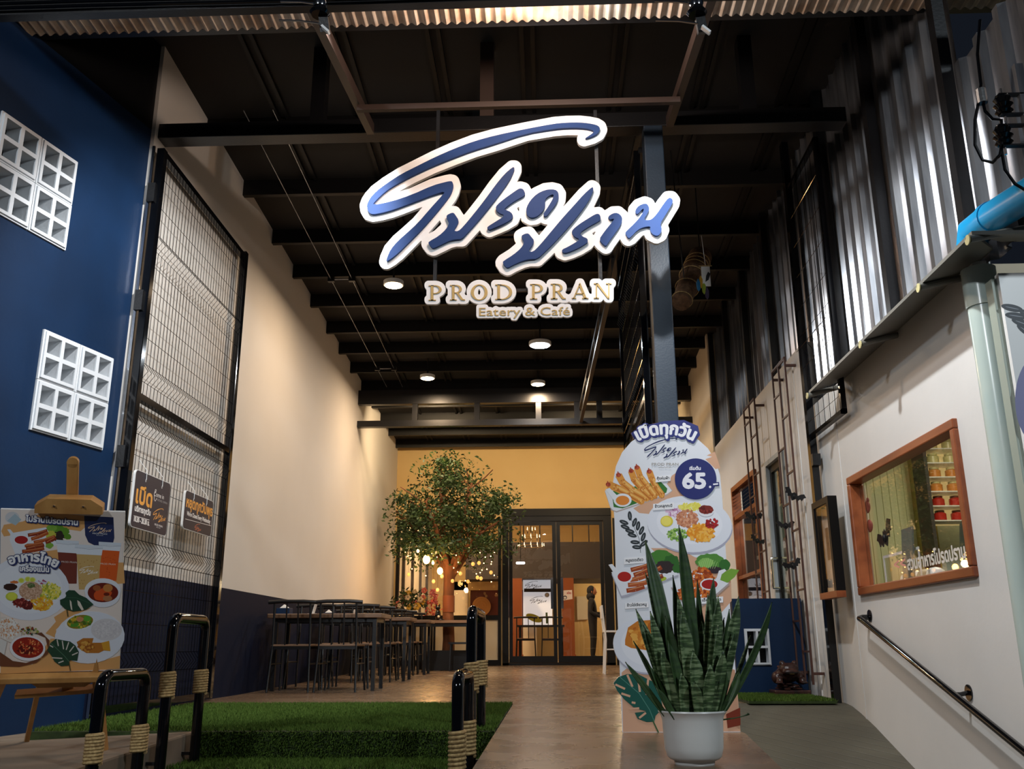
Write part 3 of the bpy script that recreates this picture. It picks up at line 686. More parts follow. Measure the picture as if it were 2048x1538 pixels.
for fs in isl.values():
    b = MB(); ids = sorted({i for g_ in fs for i in g_}); mp_ = {i: j for j, i in enumerate(ids)}
    b.add([on(*tv[i], 'Y', YS - .0165) for i in ids], [tuple(mp_[i] for i in g_) for g_ in fs])
    ecc = Counter(tuple(sorted(e)) for q in fs for e in zip(q, q[1:] + q[:1]))
    for (i, j), n in ecc.items():
        if n == 1: b.add([on(*tv[i], 'Y', YS - .0165), on(*tv[j], 'Y', YS - .0165), on(*tv[j], 'Y', YS - .0105), on(*tv[i], 'Y', YS - .0105)], [(0, 1, 2, 3)])
    b.build('tagline_letter', M['sign_gold'], tb_)
for xa, xb in ((877, 877), (1190, 1212)):
    pa, pb = on(xa, 222, 'Y', YS + .05), on(xb, 572, 'Y', YS + .05); pb.x = pa.x
    MB().bar(pa, pb, .025, .025).build('hanging_rod', M['black'], sg)
pa = on(877, 470, 'Y', YS + .05); pb = on(1205, 470, 'Y', YS + .05); pb.z = pa.z
MB().bar(pa, pb, .025, .025).build('cross_bar', M['black'], sg)
pa = on(877, 584, 'Y', YS + .05); pb = on(1205, 584, 'Y', YS + .05); pb.z = pa.z
MB().bar(pa, pb, .02, .02).build('cross_bar', M['black'], sg)
pa, pb = on(735, 217, 'Y', YS + .05), on(1330, 217, 'Y', YS + .05); pb.z = pa.z
MB().bar((-1.37, pa.y, pa.z), (1.02, pa.y, pa.z), .04, .045).build('top_rail', M['brown_and_lit_steel'], sg)
# ------------------------------------------------------------------ mesh gates
def wire_profile(zs, amp=.05):
    """kinked vertical wire: straight with V folds at the heights zs"""
    return zs
def mesh_panel(b, o, U, N, w, z0, z1, folds, pitch, hz, r=.0026):
    o, U, N = Vector(o), Vector(U), Vector(N)
    def off(z):
        for f_ in folds:
            d = abs(z - f_)
            if d < .07: return (1 - d / .07) * .05
        return 0
    zs = sorted({z0, z1, *[q for f_ in folds for q in (f_ - .07, f_, f_ + .07) if z0 < q < z1]})
    n = int(w / pitch)
    for i in range(1, n):
        b.tube([o + U * (w * i / n) + N * off(z) + Vector((0, 0, z)) for z in zs], r, 4, False)
    for z in hz: b.tube([o + N * (off(z) + .004) + Vector((0, 0, z)), o + U * w + N * (off(z) + .004) + Vector((0, 0, z))], r, 4, False)
gate = thing('mesh_gate', 'tall black welded wire mesh gate standing open along the cream wall', 'gate', (-3.03, 7.45, 0))
gx, y0, y1, ztop, zmid = -3.03, 6.42, 8.47, 4.28, 2.25
for y in (y0, y1):
    MB().box((gx - .03, y - .035, .02), (gx + .03, y + .035, ztop + (.03 if y == y1 else 0))).build('post', M['gloss_black'], gate, bevel=.005)
for z in (.05, zmid, ztop - .03):
    MB().box((gx - .025, y0, z - .025), (gx + .025, y1, z + .025)).build('rail', M['gloss_black'], gate)
b = MB(); f_lo, f_hi = [.35, 1.15, 2.05], [2.45, 3.5]
mesh_panel(b, (gx, y0, 0), (0, 1, 0), (1, 0, 0), y1 - y0, .06, zmid, f_lo, .062, [.28, .42, .62, .85, 1.08, 1.22, 1.42, 1.62, 1.82, 1.98, 2.12])
mesh_panel(b, (gx, y0, 0), (0, 1, 0), (1, 0, 0), y1 - y0, zmid, ztop - .03, f_hi, .062, [2.38, 2.52, 2.72, 2.92, 3.12, 3.3, 3.43, 3.57, 3.8, 4.05])
stuff(b.build('wire_mesh', M['gloss_black'], gate))
for z in (.6, 1.7, 2.9, 3.8): MB().box((gx - .06, y0 - .06, z), (gx - .0, y0 - .03, z + .16)).build('hinge', M['black'], gate)
MB().box((XL - .0, 6.385, 0), (XL + .02, 6.4, 4.3)).build('edge_strip', M['chrome'], wl)
# gate folded beside the steel column
g2_ = thing('mesh_gate', 'black wire mesh gate folded back in depth beside the steel column', 'gate', (.76, 7.5, 0))
gx2 = .765
for y in (6.66, 8.6): MB().box((gx2 - .025, y - .025, .02), (gx2 + .025, y + .025, 4.3)).build('post', M['gloss_black'], g2_)
for z in (.05, 2.25, 4.27): MB().box((gx2 - .022, 6.66, z - .022), (gx2 + .022, 8.6, z + .022)).build('rail', M['gloss_black'], g2_)
b = MB(); mesh_panel(b, (gx2, 6.66, 0), (0, 1, 0), (-1, 0, 0), 1.94, .06, 4.25, [.35, 1.15, 2.05, 2.45, 3.5], .062, [.4 + .2 * i for i in range(20)]); stuff(b.build('wire_mesh', M['gloss_black'], g2_))
g3_ = thing('mesh_gate', 'black wire mesh gate leaf fixed upright against the right wall', 'gate', (2.3, 7.7, 0))
MB().box((2.31, 7.96, 0), (2.37, 8.04, cz(8) - .02)).build('post', M['gloss_black'], g3_)
MB().box((2.305, 7.9, 1.95), (2.375, 7.96, 2.05)).build('latch', M['black'], g3_)
for z in (2.2, 4.6): MB().box((2.32, 7.05, z), (2.36, 7.97, z + .035)).build('rail', M['gloss_black'], g3_)
MB().box((2.32, 7.05, 2.2), (2.36, 7.09, 4.63)).build('post', M['gloss_black'], g3_)
b = MB(); mesh_panel(b, (2.33, 7.08, 0), (0, 1, 0), (-1, 0, 0), .9, 2.22, 4.6, [3.0], .15, [2.35, 2.6, 2.85, 3.0, 3.15, 3.4, 3.7, 4.0, 4.3]); stuff(b.build('wire_mesh', M['gloss_black'], g3_))

# ------------------------------------------------------------------ hanging notice boards on the gate
def rrect(u0, v0, u1, v1, r, n=5):
    P = []
    for cx, cy, a in ((u1 - r, v1 - r, 0), (u0 + r, v1 - r, 90), (u0 + r, v0 + r, 180), (u1 - r, v0 + r, 270)):
        P += [(cx + r * math.cos(math.radians(a + 90 * i / n)), cy + r * math.sin(math.radians(a + 90 * i / n))) for i in range(n + 1)]
    return P
XB = -2.955
def notice(c4, label):
    ps = [on(*c, 'X', XB) for c in c4]
    ya, yb = (ps[0].y + ps[3].y) / 2, (ps[1].y + ps[2].y) / 2; zb, za = (ps[0].z + ps[1].z) / 2, (ps[2].z + ps[3].z) / 2
    t = thing('notice_board', label, 'sign', (XB, (ya + yb) / 2, za))
    pts = rrect(ya, za, yb, zb, .035); b = MB(); b.prism([(XB, u, v) for u, v in pts], (-.018, 0, 0)); bd_ = b.build('board', M['white'], t)
    P = Print((XB, 0, 0), (0, 1, 0), (0, 0, 1)); P.poly(rrect(ya + .004, za + .004, yb - .004, zb - .004, .033), (30, 28, 46)); P.up()
    for q in (.28, .74):
        y = ya + (yb - ya) * q; b = MB(); b.tube([(XB + .004, y, zb - .05), (XB + .002, y, zb + .02), (-3.02, y, zb + .10)], .0025, 5); b.build('hanging_cord', M['white'], t)
        P.poly([(y + .009 * math.cos(i * PI / 6), zb - .055 + .012 * math.sin(i * PI / 6)) for i in range(12)], (190, 190, 190))
    P.up(); return bd_, P
OR = (226, 158, 66); WH = (228, 226, 224)
t, P = notice([(273, 939), (341, 966), (333, 1074), (259, 1052)], 'larger navy notice board with orange Thai lettering and opening hours hung on the mesh gate')
def q(x, y): return 240 + x / 9.045, 920 + y / 9.045
def ntext(P, body, xa, ya, xb, yb, h, col, bold=0):   # baseline from a to b in zoomed pixels
    (x0, y0), (x1, y1) = q(xa, ya), q(xb, yb); v, f, wd = text_mesh(body); u0, v0 = P.uv(x0, y0); u1, v1 = P.uv(x1, y1); hh = h
    v0 = v1 = (v0 + v1) / 2; s_ = (u1 - u0) / wd
    for dx, dy in [(0, 0)] + ([(bold * math.cos(i * PI / 4), bold * math.sin(i * PI / 4)) for i in range(8)] if bold else []):
        b_ = len(P.v); z = P.z + P.k * 1e-6; P.k += 1
        P.v += [tuple(P.w(u0 + px * s_ + dx, v0 + py * hh + dy, z)) for px, py in v]; P.f += [tuple(i + b_ for i in g_) for g_ in f]; P.c += [C(*col)] * len(f)
ntext(P, 'เปิด', 280, 770, 565, 850, .17, OR, .006)
ntext(P, 'บริการทุกวัน', 262, 920, 545, 1000, .055, WH, .0025)
P.line([q(245, 1005), q(530, 1085)], 1.0, WH)
ntext(P, '10.30 - 20.30 น.', 248, 1105, 525, 1185, .05, WH, .0022)
ntext(P, 'Come in', 610, 660, 790, 700, .05, WH)
P.line([q(x, y) for x, y in ((640, 600), (655, 540), (640, 530), (618, 620), (618, 720), (635, 745), (665, 690))], .7, WH)
ntext(P, "WE'RE OPEN", 665, 745, 850, 795, .022, (150, 148, 150))
x_, y_ = q(710, 1000); u_, v_ = P.uv(x_, y_)
def logo_uv(P, u, v, wd, col):
    k = wd / 620
    for p in LOGO_S: P.poly([(u + (X - 1030) * k, v - (Y - 395) * k) for X, Y in p], col)
logo_uv(P, u_, v_, .24, OR)
ntext(P, 'PROD PRAN', 622, 1185, 765, 1220, .022, WH); ntext(P, 'Eatery & Café', 655, 1222, 725, 1240, .011, WH)
P.build('print', t, M['print_matt'])
t, P = notice([(371, 982), (427, 1000), (422, 1073), (365, 1058)], 'smaller navy notice board with orange Thai lettering closing day hung on the mesh gate')
ntext(P, 'หยุดทุกวันพุธ', 1195, 860, 1665, 1000, .115, OR, .004)
ntext(P, "We're Closed Every Wednesday", 1205, 1020, 1630, 1130, .05, WH, .0015)
P.line([q(1180, 1065), q(1645, 1190)], .8, WH)
x_, y_ = q(1405, 1225); u_, v_ = P.uv(x_, y_); logo_uv(P, u_, v_, .15, (206, 110, 70))
P.build('print', t, M['print_matt'])

# ------------------------------------------------------------------ U rails with rope
def u_rail(label, x, ya, yb, top, foot, ropez):
    t = thing('step_rail', label, 'handrail', (x, (ya + yb) / 2, foot), 'step rails')
    r = .027; k = .06; P_ = [(x, ya, foot)]
    P_ += [(x, ya + k - k * math.cos(a), top - k + k * math.sin(a)) for a in [PI / 2 * i / 6 for i in range(7)]]
    P_ += [(x, yb - k + k * math.sin(a), top - k + k * math.cos(a)) for a in [PI / 2 * i / 6 for i in range(7)]] + [(x, yb, foot)]
    tb_ = MB().tube(P_, r, 14).build('tube', M['gloss_black'], t, True)
    for y in (ya, yb):
        b = MB(); turns = 9; n = turns * 14; z0, z1 = ropez
        b.tube([(x + (r + .006) * math.cos(2 * PI * i / 14), y + (r + .006) * math.sin(2 * PI * i / 14), z0 + (z1 - z0) * i / n) for i in range(n + 1)], .0085, 6)
        b.build('rope_wrap', M['rope'], tb_, True)
        MB().lathe([(r + .012, 0), (r + .012, .008)], (x, y, foot), 14).build('foot_plate', M['black'], t)
        MB().bar((x, y, foot + .05), (x - .1 if x < -1 else x + .1, y, foot + .05), .016, .016).build('wall_bracket', M['black'], t)
u_rail('taller rope-wrapped black rail between the turf steps and the concrete landing', -1.93, 4.80, 5.26, .60, -.15, (.21, .33))
u_rail('shorter rope-wrapped black rail beside the easel and the concrete landing', -1.93, 4.08, 4.53, .335, -.45, (-.02, .1))
u_rail('taller rope-wrapped black rail between the turf steps and the walkway', -.40, 4.92, 5.62, .635, -.15, (.23, .37))
u_rail('shorter rope-wrapped black rail at the lower turf steps beside the walkway', -.40, 4.2, 4.76, .325, -.45, (-.06, .1))

# ------------------------------------------------------------------ easel with menu poster
BL, BR = on(-1, 1346, 'Y', 4.34), on(237, 1341, 'Y', 4.50)
U_ = (BR - BL).normalized(); d_ = V3(ray(1, 1018)); TL = V3(CAM) + d_ * ((BL - V3(CAM)).dot(U_) / d_.dot(U_))
V_ = (TL - BL).normalized(); NN = U_.cross(V_); NN = NN if NN.y < 0 else -NN
W_ = (BR - BL).length + .004; H_ = (TL - BL).length
ez = thing('easel', 'wooden display easel holding the menu poster on the concrete landing', 'easel', BL + U_ * W_ / 2 + Vector((0, .2, -.4)))
def E(u, v, d=0): return BL + U_ * u + V_ * v + NN * d
def toground(u, v, d, z): # slide down the leg plane direction to height z
    p = E(u, v, d); k = (z - p.z) / V_.z; return p + V_ * k
bk_ = -.045
mast = E(W_ * .55, H_ + .215, bk_)
MB().bar(E(W_ * .55, -.12, bk_), mast, .05, .022, NN).build('mast', M['wood'], ez, bevel=.006)
MB().tube([mast - NN * .011, mast + NN * .011], .025, 16).build('mast_tip', M['wood'], ez)
b = MB(); b.prism([E(W_ * .55 + x, H_ + .03 + y, -.03) for x, y in ((-.14, -.035), (.14, -.035), (.14, .0), (.09, .035), (-.09, .035), (-.14, .0))], NN * .06); tcl = b.build('top_clamp', M['wood'], ez)
for x in (-.06, .06): MB().lathe([(.006, 0), (.006, .004)], E(W_ * .55 + x, H_ + .03, .033), 10).build('screw', M['chrome'], tcl)
b = MB(); b.prism([E(W_ * .52 + x, -.07 + y, -.02) for x, y in ((-.1, 0), (-.14, .03), (-.14, .06), (.14, .06), (.14, .03), (.1, 0))], NN * .04); b.build('bottom_clamp', M['wood'], ez)
MB().bar(E(-.03, -.02, 0), E(W_ - .04, -.02, 0), .09, .03, V_).build('ledge', M['wood'], ez, bevel=.004)
pr = on(207, 1503, 'Z', -.03); pr_t = E(W_ * .80, .0, -.045)
MB().bar(pr, E(W_ * .70, H_ * .6, -.05), .03, .045).build('leg', M['wood'], ez)
pl = on(-40, 1470, 'Z', -.06); MB().bar(pl, E(W_ * .38, H_ * .6, -.05), .03, .045).build('leg', M['wood'], ez)
pbk = on(52, 1488, 'Z', -.06); MB().bar(pbk, E(W_ * .55, H_ * .8, -.07), .022, .045).build('rear_leg', M['wood'], ez)
MB().bar(E(.06, -.135, -.04), E(W_ * .80, -.115, -.04), .02, .05, NN).build('cross_bar', M['wood'], ez)
mp = thing('menu_poster', 'printed menu poster with Thai dishes and iced drinks on the wooden easel', 'poster', BL)
b = MB(); b.prism([E(0, 0), E(W_, 0), E(W_, H_), E(0, H_)], -NN * .012); b.build('board', M['white'], mp)
P = Print(BL, U_, V_)
def a1(l): return [(x / 7.69, 1000 + y / 7.69) for x, y in l]
def a2(l): return [(x / 7.69, 1160 + y / 7.69) for x, y in l]
def A1(x, y): return x / 7.69, 1000 + y / 7.69
def A2(x, y): return x / 7.69, 1160 + y / 7.69
def e1(x, y, rx, ry, c, rot=0, wob=0, n=26): P.ell(x / 7.69, 1000 + y / 7.69, rx / 7.69, ry / 7.69, c, rot, n, wob=wob)
def e2(x, y, rx, ry, c, rot=0, wob=0, n=26): P.ell(x / 7.69, 1160 + y / 7.69, rx / 7.69, ry / 7.69, c, rot, n, wob=wob)
OC, PK = (222, 166, 104), (236, 222, 212)
P.poly([(.002, .002), (W_ - .002, .002), (W_ - .002, H_ - .002), (.002, H_ - .002)], PK); P.up()
P.pp(a1([(680, 180), (1300, 240), (1330, 400), (1240, 480), (900, 430), (500, 500), (60, 560), (20, 480), (60, 380), (350, 330)]), OC)
P.pp(a1([(20, 980), (300, 860), (620, 800), (900, 760), (1180, 840), (1100, 1060), (500, 1120), (100, 1180), (10, 1200)]), OC)
P.pp(a1([(1560, 960), (1900, 960), (1920, 1280), (1700, 1300), (1500, 1200)]), OC)
P.pp(a2([(1040, 440), (1400, 430), (1100, 560), (860, 760), (880, 900), (700, 820), (860, 640), (830, 570)]), OC)
P.pp(a2([(10, 1240), (500, 1300), (780, 900), (850, 900), (1000, 1160), (1500, 1260), (1850, 1160), (1840, 1370), (10, 1440)]), OC); P.up()
NV = (42, 52, 92)
P.pp(a1([(1295, 240), (1745, 265), (1760, 580), (1740, 660), (1640, 700), (1480, 710), (1360, 650), (1310, 540)]), NV)
e1(190, 270, 110, 90, (206, 206, 210)); P.pp(a1([(110, 320), (230, 210), (330, 300), (240, 390)]), (170, 190, 200)); P.up()
x_, y_ = A1(1530, 430); print_logo(P, x_, y_, 48, (232, 196, 160), tilt=5)
x_, y_ = A1(1535, 528); P.text('PROD PRAN', x_, y_, 4.2, WH, width=29, tilt=3)
x_, y_ = A1(1535, 550); P.text('Eatery & Café', x_, y_, 2, WH, width=13, tilt=3)
# grilled pork plate
P.pp(a1([(160, 510), (700, 420), (1000, 520), (860, 700), (240, 840), (150, 620)]), (228, 232, 240)); P.up()
for x, y, r in ((880, 440, 110), (800, 430, 80), (980, 480, 90), (1040, 560, 60), (760, 700, 60)): e1(x, y, r, r * .75, R.choice([(126, 172, 66), (96, 146, 46), (70, 118, 40)]), wob=.12)
e1(900, 560, 90, 80, (52, 44, 40), wob=.2)
e1(780, 530, 80, 60, (196, 196, 74), wob=.15); P.up()
for x0, y0, x1, y1 in ((430, 540, 730, 470), (480, 600, 740, 500), (520, 650, 850, 560), (380, 700, 660, 660), (400, 740, 680, 690), (340, 790, 680, 740), (700, 650, 860, 580)):
    P.line([A1(x0, y0), A1((x0 + x1) / 2, (y0 + y1) / 2 + 12), A1(x1, y1)], 7.0, R.choice([(158, 68, 34), (176, 84, 42), (138, 52, 30)]))
    P.line([A1(x0 + 20, y0 - 6), A1(x1 - 20, y1 - 4)], 1.6, (206, 128, 82))
P.up(); e1(330, 620, 118, 76, (236, 238, 242)); P.pp(a1([(110, 450), (160, 450), (260, 570), (210, 600)]), (226, 232, 240)); P.up(); e1(328, 612, 102, 62, (168, 38, 40)); P.up()
# drinks
def cup(xa, xb, xc, xd, yt, yb, yl, col):
    P.pp(a1([(xa, yt), (xb, yt + 15), (xd, yb), (xc, yb)]), col); P.pp(a1([(xa - 20, yl), (xb + 20, yl + 20), (xb + 4, yt + 20), (xa - 4, yt)]), (226, 232, 240))
    P.pp(a1([(xa - 26, yl - 50), (xb + 24, yl - 30), (xb + 24, yl + 16), (xa - 26, yl)]), (214, 222, 232)); P.line([A1(xa - 26, yl), A1((xa + xb) / 2, yl + 26), A1(xb + 24, yl + 16)], .6, (150, 158, 176)); P.up()
cup(890, 1190, 930, 1180, 800, 1285, 660, (118, 56, 46)); cup(1545, 1840, 1530, 1790, 765, 1240, 690, (222, 96, 40)); cup(1180, 1560, 1215, 1500, 830, 1375, 730, (206, 170, 108))
for i in range(26): e1(R.uniform(1220, 1520), R.uniform(900, 1330), 9, 7, (176, 128, 62), n=6)
for i in range(20): e1(R.uniform(1570, 1800), R.uniform(820, 1180), 8, 6, (190, 70, 24), n=6)
P.up()
x_, y_ = A1(1062, 965); P.text('PROD PRAN', x_, y_, 4.6, (226, 214, 208), width=31, tilt=3)
x_, y_ = A1(1660, 995); P.text('PROD PRAN', x_, y_, 4.6, (246, 226, 206), width=30, tilt=3)
x_, y_ = A1(1360, 1080); print_logo(P, x_, y_, 38, (250, 246, 240), tilt=5)
# rice plate
e2(430, 130, 640, 490, (226, 230, 240), rot=4); P.up(); e2(440, 120, 520, 390, (232, 236, 244), rot=4); P.up()
P.scat(*A1(760, 1400), 22, 17, 170, 2.2, [(232, 216, 74), (240, 230, 120), (206, 200, 60), (160, 176, 60)], 1.6)
P.scat(*A2(640, 360), 22, 13, 150, 2.0, [(236, 178, 44), (228, 150, 36), (244, 204, 80)], 1.6)
for x, y in ((330, 1235), (430, 1215), (500, 1225)): e1(x, y, 50, 42, (226, 232, 150)); e1(x, y, 36, 30, (206, 214, 70))
e1(220, 1262, 60, 24, (214, 120, 60), wob=.2); P.scat(*A1(640, 1255), 11, 4, 24, 1.4, [(214, 206, 226), (170, 60, 90)]); P.up()
e1(470, 1390, 178, 140, (196, 156, 128), wob=.03); P.scat(*A1(470, 1400), 22, 17, 220, 1.1, [(212, 174, 146), (182, 140, 112), (224, 190, 164)], 1.8); P.up()
e1(480, 1310, 62, 38, (98, 116, 66), wob=.2); P.scat(*A1(480, 1310), 7, 4, 20, 1.3, [(70, 96, 46), (120, 132, 90)])
e2(340, 350, 140, 70, (116, 34, 34), rot=10, wob=.15); e2(430, 400, 90, 60, (96, 26, 30), wob=.2); P.scat(*A2(340, 360), 18, 8, 36, 1.8, [(146, 52, 46), (90, 22, 26), (180, 90, 80)]); P.up()
e1(170, 1345, 120, 70, (230, 232, 238)); e1(160, 1335, 106, 56, (54, 34, 32), wob=.06); e2(180, 250, 92, 66, (196, 206, 70)); e2(190, 245, 70, 54, (216, 222, 80)); P.up()
# bowls and plates below
e1(1580, 1390, 280, 190, (232, 234, 240)); e2(1580, 220, 270, 200, (226, 228, 236)); P.up(); e2(1585, 190, 236, 150, (112, 34, 24)); P.up()
e2(1580, 220, 140, 96, (214, 84, 36), rot=-12, wob=.08); e2(1660, 120, 74, 60, (196, 128, 66)); e2(1490, 120, 60, 44, (160, 90, 50)); P.up(); e2(1655, 280, 72, 44, (176, 116, 76)); e2(1640, 215, 46, 26, (110, 36, 22)); P.up()
e2(1380, 880, 540, 400, (226, 230, 240), rot=-6); P.up(); e2(1640, 760, 240, 170, (216, 212, 214)); P.scat(*A2(1640, 760), 28, 18, 120, 1.3, [(226, 222, 224), (206, 202, 206)], 1.8); P.up()
e2(1225, 650, 232, 118, (236, 238, 242), rot=-10); P.up(); e2(1232, 640, 204, 104, (146, 128, 40), rot=-10); P.up()
P.scat(*A2(1230, 645), 23, 11, 46, 3.0, [(206, 170, 40), (96, 148, 46), (214, 190, 70), (80, 110, 34)]); e2(1230, 600, 56, 40, (206, 140, 96), wob=.1); e2(1340, 590, 56, 46, (96, 168, 56), wob=.15); e2(1150, 690, 70, 26, (84, 148, 48), rot=-15, wob=.1); P.up()
P.pp(a2([(1180, 950), (1280, 890), (1440, 890), (1420, 960), (1560, 960), (1680, 930), (1700, 1090), (1600, 1080), (1520, 1120), (1330, 1120), (1220, 1050)]), (186, 116, 44))
P.scat(*A2(1330, 1020), 16, 10, 50, 2.2, [(206, 140, 58), (160, 92, 34), (222, 166, 76)], 1.5); P.pp(a2([(1560, 960), (1680, 930), (1700, 1090), (1590, 1070)]), (218, 158, 52)); P.up()
P.pp(a2([(0, 560), (90, 560), (220, 640), (330, 760), (330, 880), (160, 960), (0, 880)]), (226, 216, 206)); P.scat(*A2(130, 740), 21, 20, 260, 1.5, [(238, 234, 226), (222, 196, 178), (214, 150, 100), (242, 240, 236)], 1.7)
P.pp(a2([(0, 900), (110, 940), (60, 1180), (0, 1180)]), (222, 220, 216)); P.pp(a2([(0, 1100), (200, 1240), (400, 1270), (640, 1200), (740, 1040), (700, 880), (560, 820), (640, 800), (760, 920), (740, 1130), (560, 1270), (300, 1330), (0, 1320)]), (112, 66, 44))
P.scat(*A2(450, 780), 18, 8, 44, 2.4, [(40, 76, 60), (150, 160, 70), (206, 190, 150), (140, 60, 40)]); P.up()
e2(425, 1045, 275, 195, (234, 234, 240), rot=4); P.up(); e2(430, 1035, 240, 160, (150, 34, 22), rot=4); P.up(); e2(400, 1060, 130, 70, (96, 20, 18), wob=.2); P.scat(*A2(440, 1030), 26, 16, 60, 1.3, [(214, 110, 60), (236, 160, 100), (196, 60, 36)], 2); P.up()
GR = (34, 70, 52)
P.pp(a2([(1020, 240), (1010, 190), (1060, 150), (1150, 155), (1220, 220), (1330, 270), (1440, 370), (1330, 450), (1240, 465), (1130, 480), (1000, 440), (930, 370), (925, 300), (1000, 270)]), GR)
P.line([A2(1030, 450), A2(1048, 560)], 1.6, (40, 60, 40)); P.up()
P.pp(a2([(1075, 300), (1100, 330), (1115, 460), (1095, 450), (1080, 380)]), (226, 216, 200)); P.pp(a2([(1190, 305), (1230, 330), (1290, 450), (1260, 465), (1200, 380)]), (226, 216, 200)); P.line([A2(1020, 265), A2(1180, 270), A2(1430, 370)], .8, (60, 104, 78))
P.pp(a2([(730, 1080), (780, 960), (860, 900), (960, 920), (1080, 940), (1160, 1000), (1215, 1100), (1190, 1240), (1090, 1230), (1060, 1250), (1060, 1310), (940, 1320), (840, 1250), (800, 1170)]), GR)
P.line([A2(1060, 1250), A2(1085, 1395)], 1.4, (40, 60, 40)); P.up()
for l in (((880, 910), (900, 1010)), ((960, 930), (980, 1060)), ((1060, 950), (1020, 1070)), ((1140, 1010), (1070, 1100)), ((1200, 1110), (1110, 1150)), ((770, 1000), (820, 1030)), ((800, 1190), (960, 1200)), ((900, 1270), (980, 1240))): P.line([A2(*l[0]), A2(*l[1])], 2.2, (214, 206, 196))
P.line([A2(780, 960), A2(1000, 1170), A2(1065, 1250)], .9, (90, 130, 104)); P.up()
OUT = ((44, 56, 104), 1.7, 1.6)
x_, y_ = A1(795, 352); P.text('ไปร้านโปรดปราน', x_, y_, 15, (238, 238, 240), bold=.7, outline=OUT, tilt=4.5, width=104); P.up()
x_, y_ = A1(515, 935); P.text('อาหารไทย', x_, y_, 25, (238, 238, 240), bold=1.2, outline=((44, 56, 104), 2.6, 2.2), tilt=4, width=94, arc=110); P.up()
x_, y_ = A1(530, 1095); P.text('เครื่องแน่น', x_, y_, 15, (238, 238, 240), bold=.6, outline=OUT, tilt=2, width=58)
P.build('print', mp)

# ------------------------------------------------------------------ arched menu standee
YP = 5.33
st = thing('menu_standee', 'arched white menu standee with Thai dishes printed on it behind the potted plant', 'standee', (.7, YP, 0))
P = Print((0, YP, 0), (1, 0, 0), (0, 0, 1))
arch = [(1245, 1465), (1238, 1300), (1232, 1150), (1229, 1040), (1226, 1000), (1226, 965), (1232, 932), (1244, 905), (1262, 884), (1285, 868), (1312, 860), (1342, 859), (1370, 865), (1395, 878), (1416, 897), (1431, 922), (1440, 950), (1444, 990), (1449, 1060), (1455, 1160), (1464, 1260), (1473, 1360), (1481, 1464)]
SW, SP = (226, 229, 236), (214, 168, 138)
P.pp(arch, SW, True); P.up()
def b1(l): return [(1200 + x / 7.314, 820 + y / 7.314) for x, y in l]      # standee upper zoom
def c1(l): return [(1180 + x / 4.271, 820 + y / 4.271) for x, y in l]      # upper half zoom
def d1(l): return [(1200 + x / 6.989, 1080 + y / 6.989) for x, y in l]     # lower half zoom
def B1(x, y): return 1200 + x / 7.314, 820 + y / 7.314
def C1(x, y): return 1180 + x / 4.271, 820 + y / 4.271
def D1(x, y): return 1200 + x / 6.989, 1080 + y / 6.989
P.pp(b1([(1560, 665), (1680, 610), (1740, 780), (1760, 850), (1690, 865), (1540, 720), (1640, 685)]), SP)
P.pp(c1([(700, 560), (760, 520), (800, 640), (900, 740), (640, 800), (520, 890), (420, 880), (370, 840), (560, 740), (640, 660)]), SP)
P.pp(c1([(520, 1180), (760, 1180), (900, 1260), (900, 1330), (780, 1330), (560, 1220)]), SP)
P.pp(d1([(1080, 190), (1760, 330), (1830, 580), (1840, 850), (1700, 1010), (1500, 1180), (1300, 1060), (1100, 330)]), SP)
P.pp([(1243, 1345), (1300, 1300), (1400, 1290), (1472, 1350), (1481, 1463), (1246, 1464)], SP); P.pp([(1380, 1380), (1440, 1330), (1470, 1340), (1480, 1460)], (196, 150, 122)); P.up()
# leaf sprig
for x, y, a in ((340, 905, 85), (290, 960, 20), (300, 1000, 20), (380, 960, 110), (410, 990, 100), (340, 1035, 15), (440, 1030, 115), (360, 1070, 15), (455, 1085, 110), (385, 1130, 5), (460, 1140, 140), (400, 1172, 5)):
    x_, y_ = C1(x, y); P.ell(x_, y_, 9.5, 4.2, (52, 58, 62), a); P.ell(x_, y_, 5, .5, (190, 194, 200), a)
P.line([C1(345, 910), C1(380, 1010), C1(420, 1100), C1(432, 1220)], .9, (60, 66, 70)); P.up()
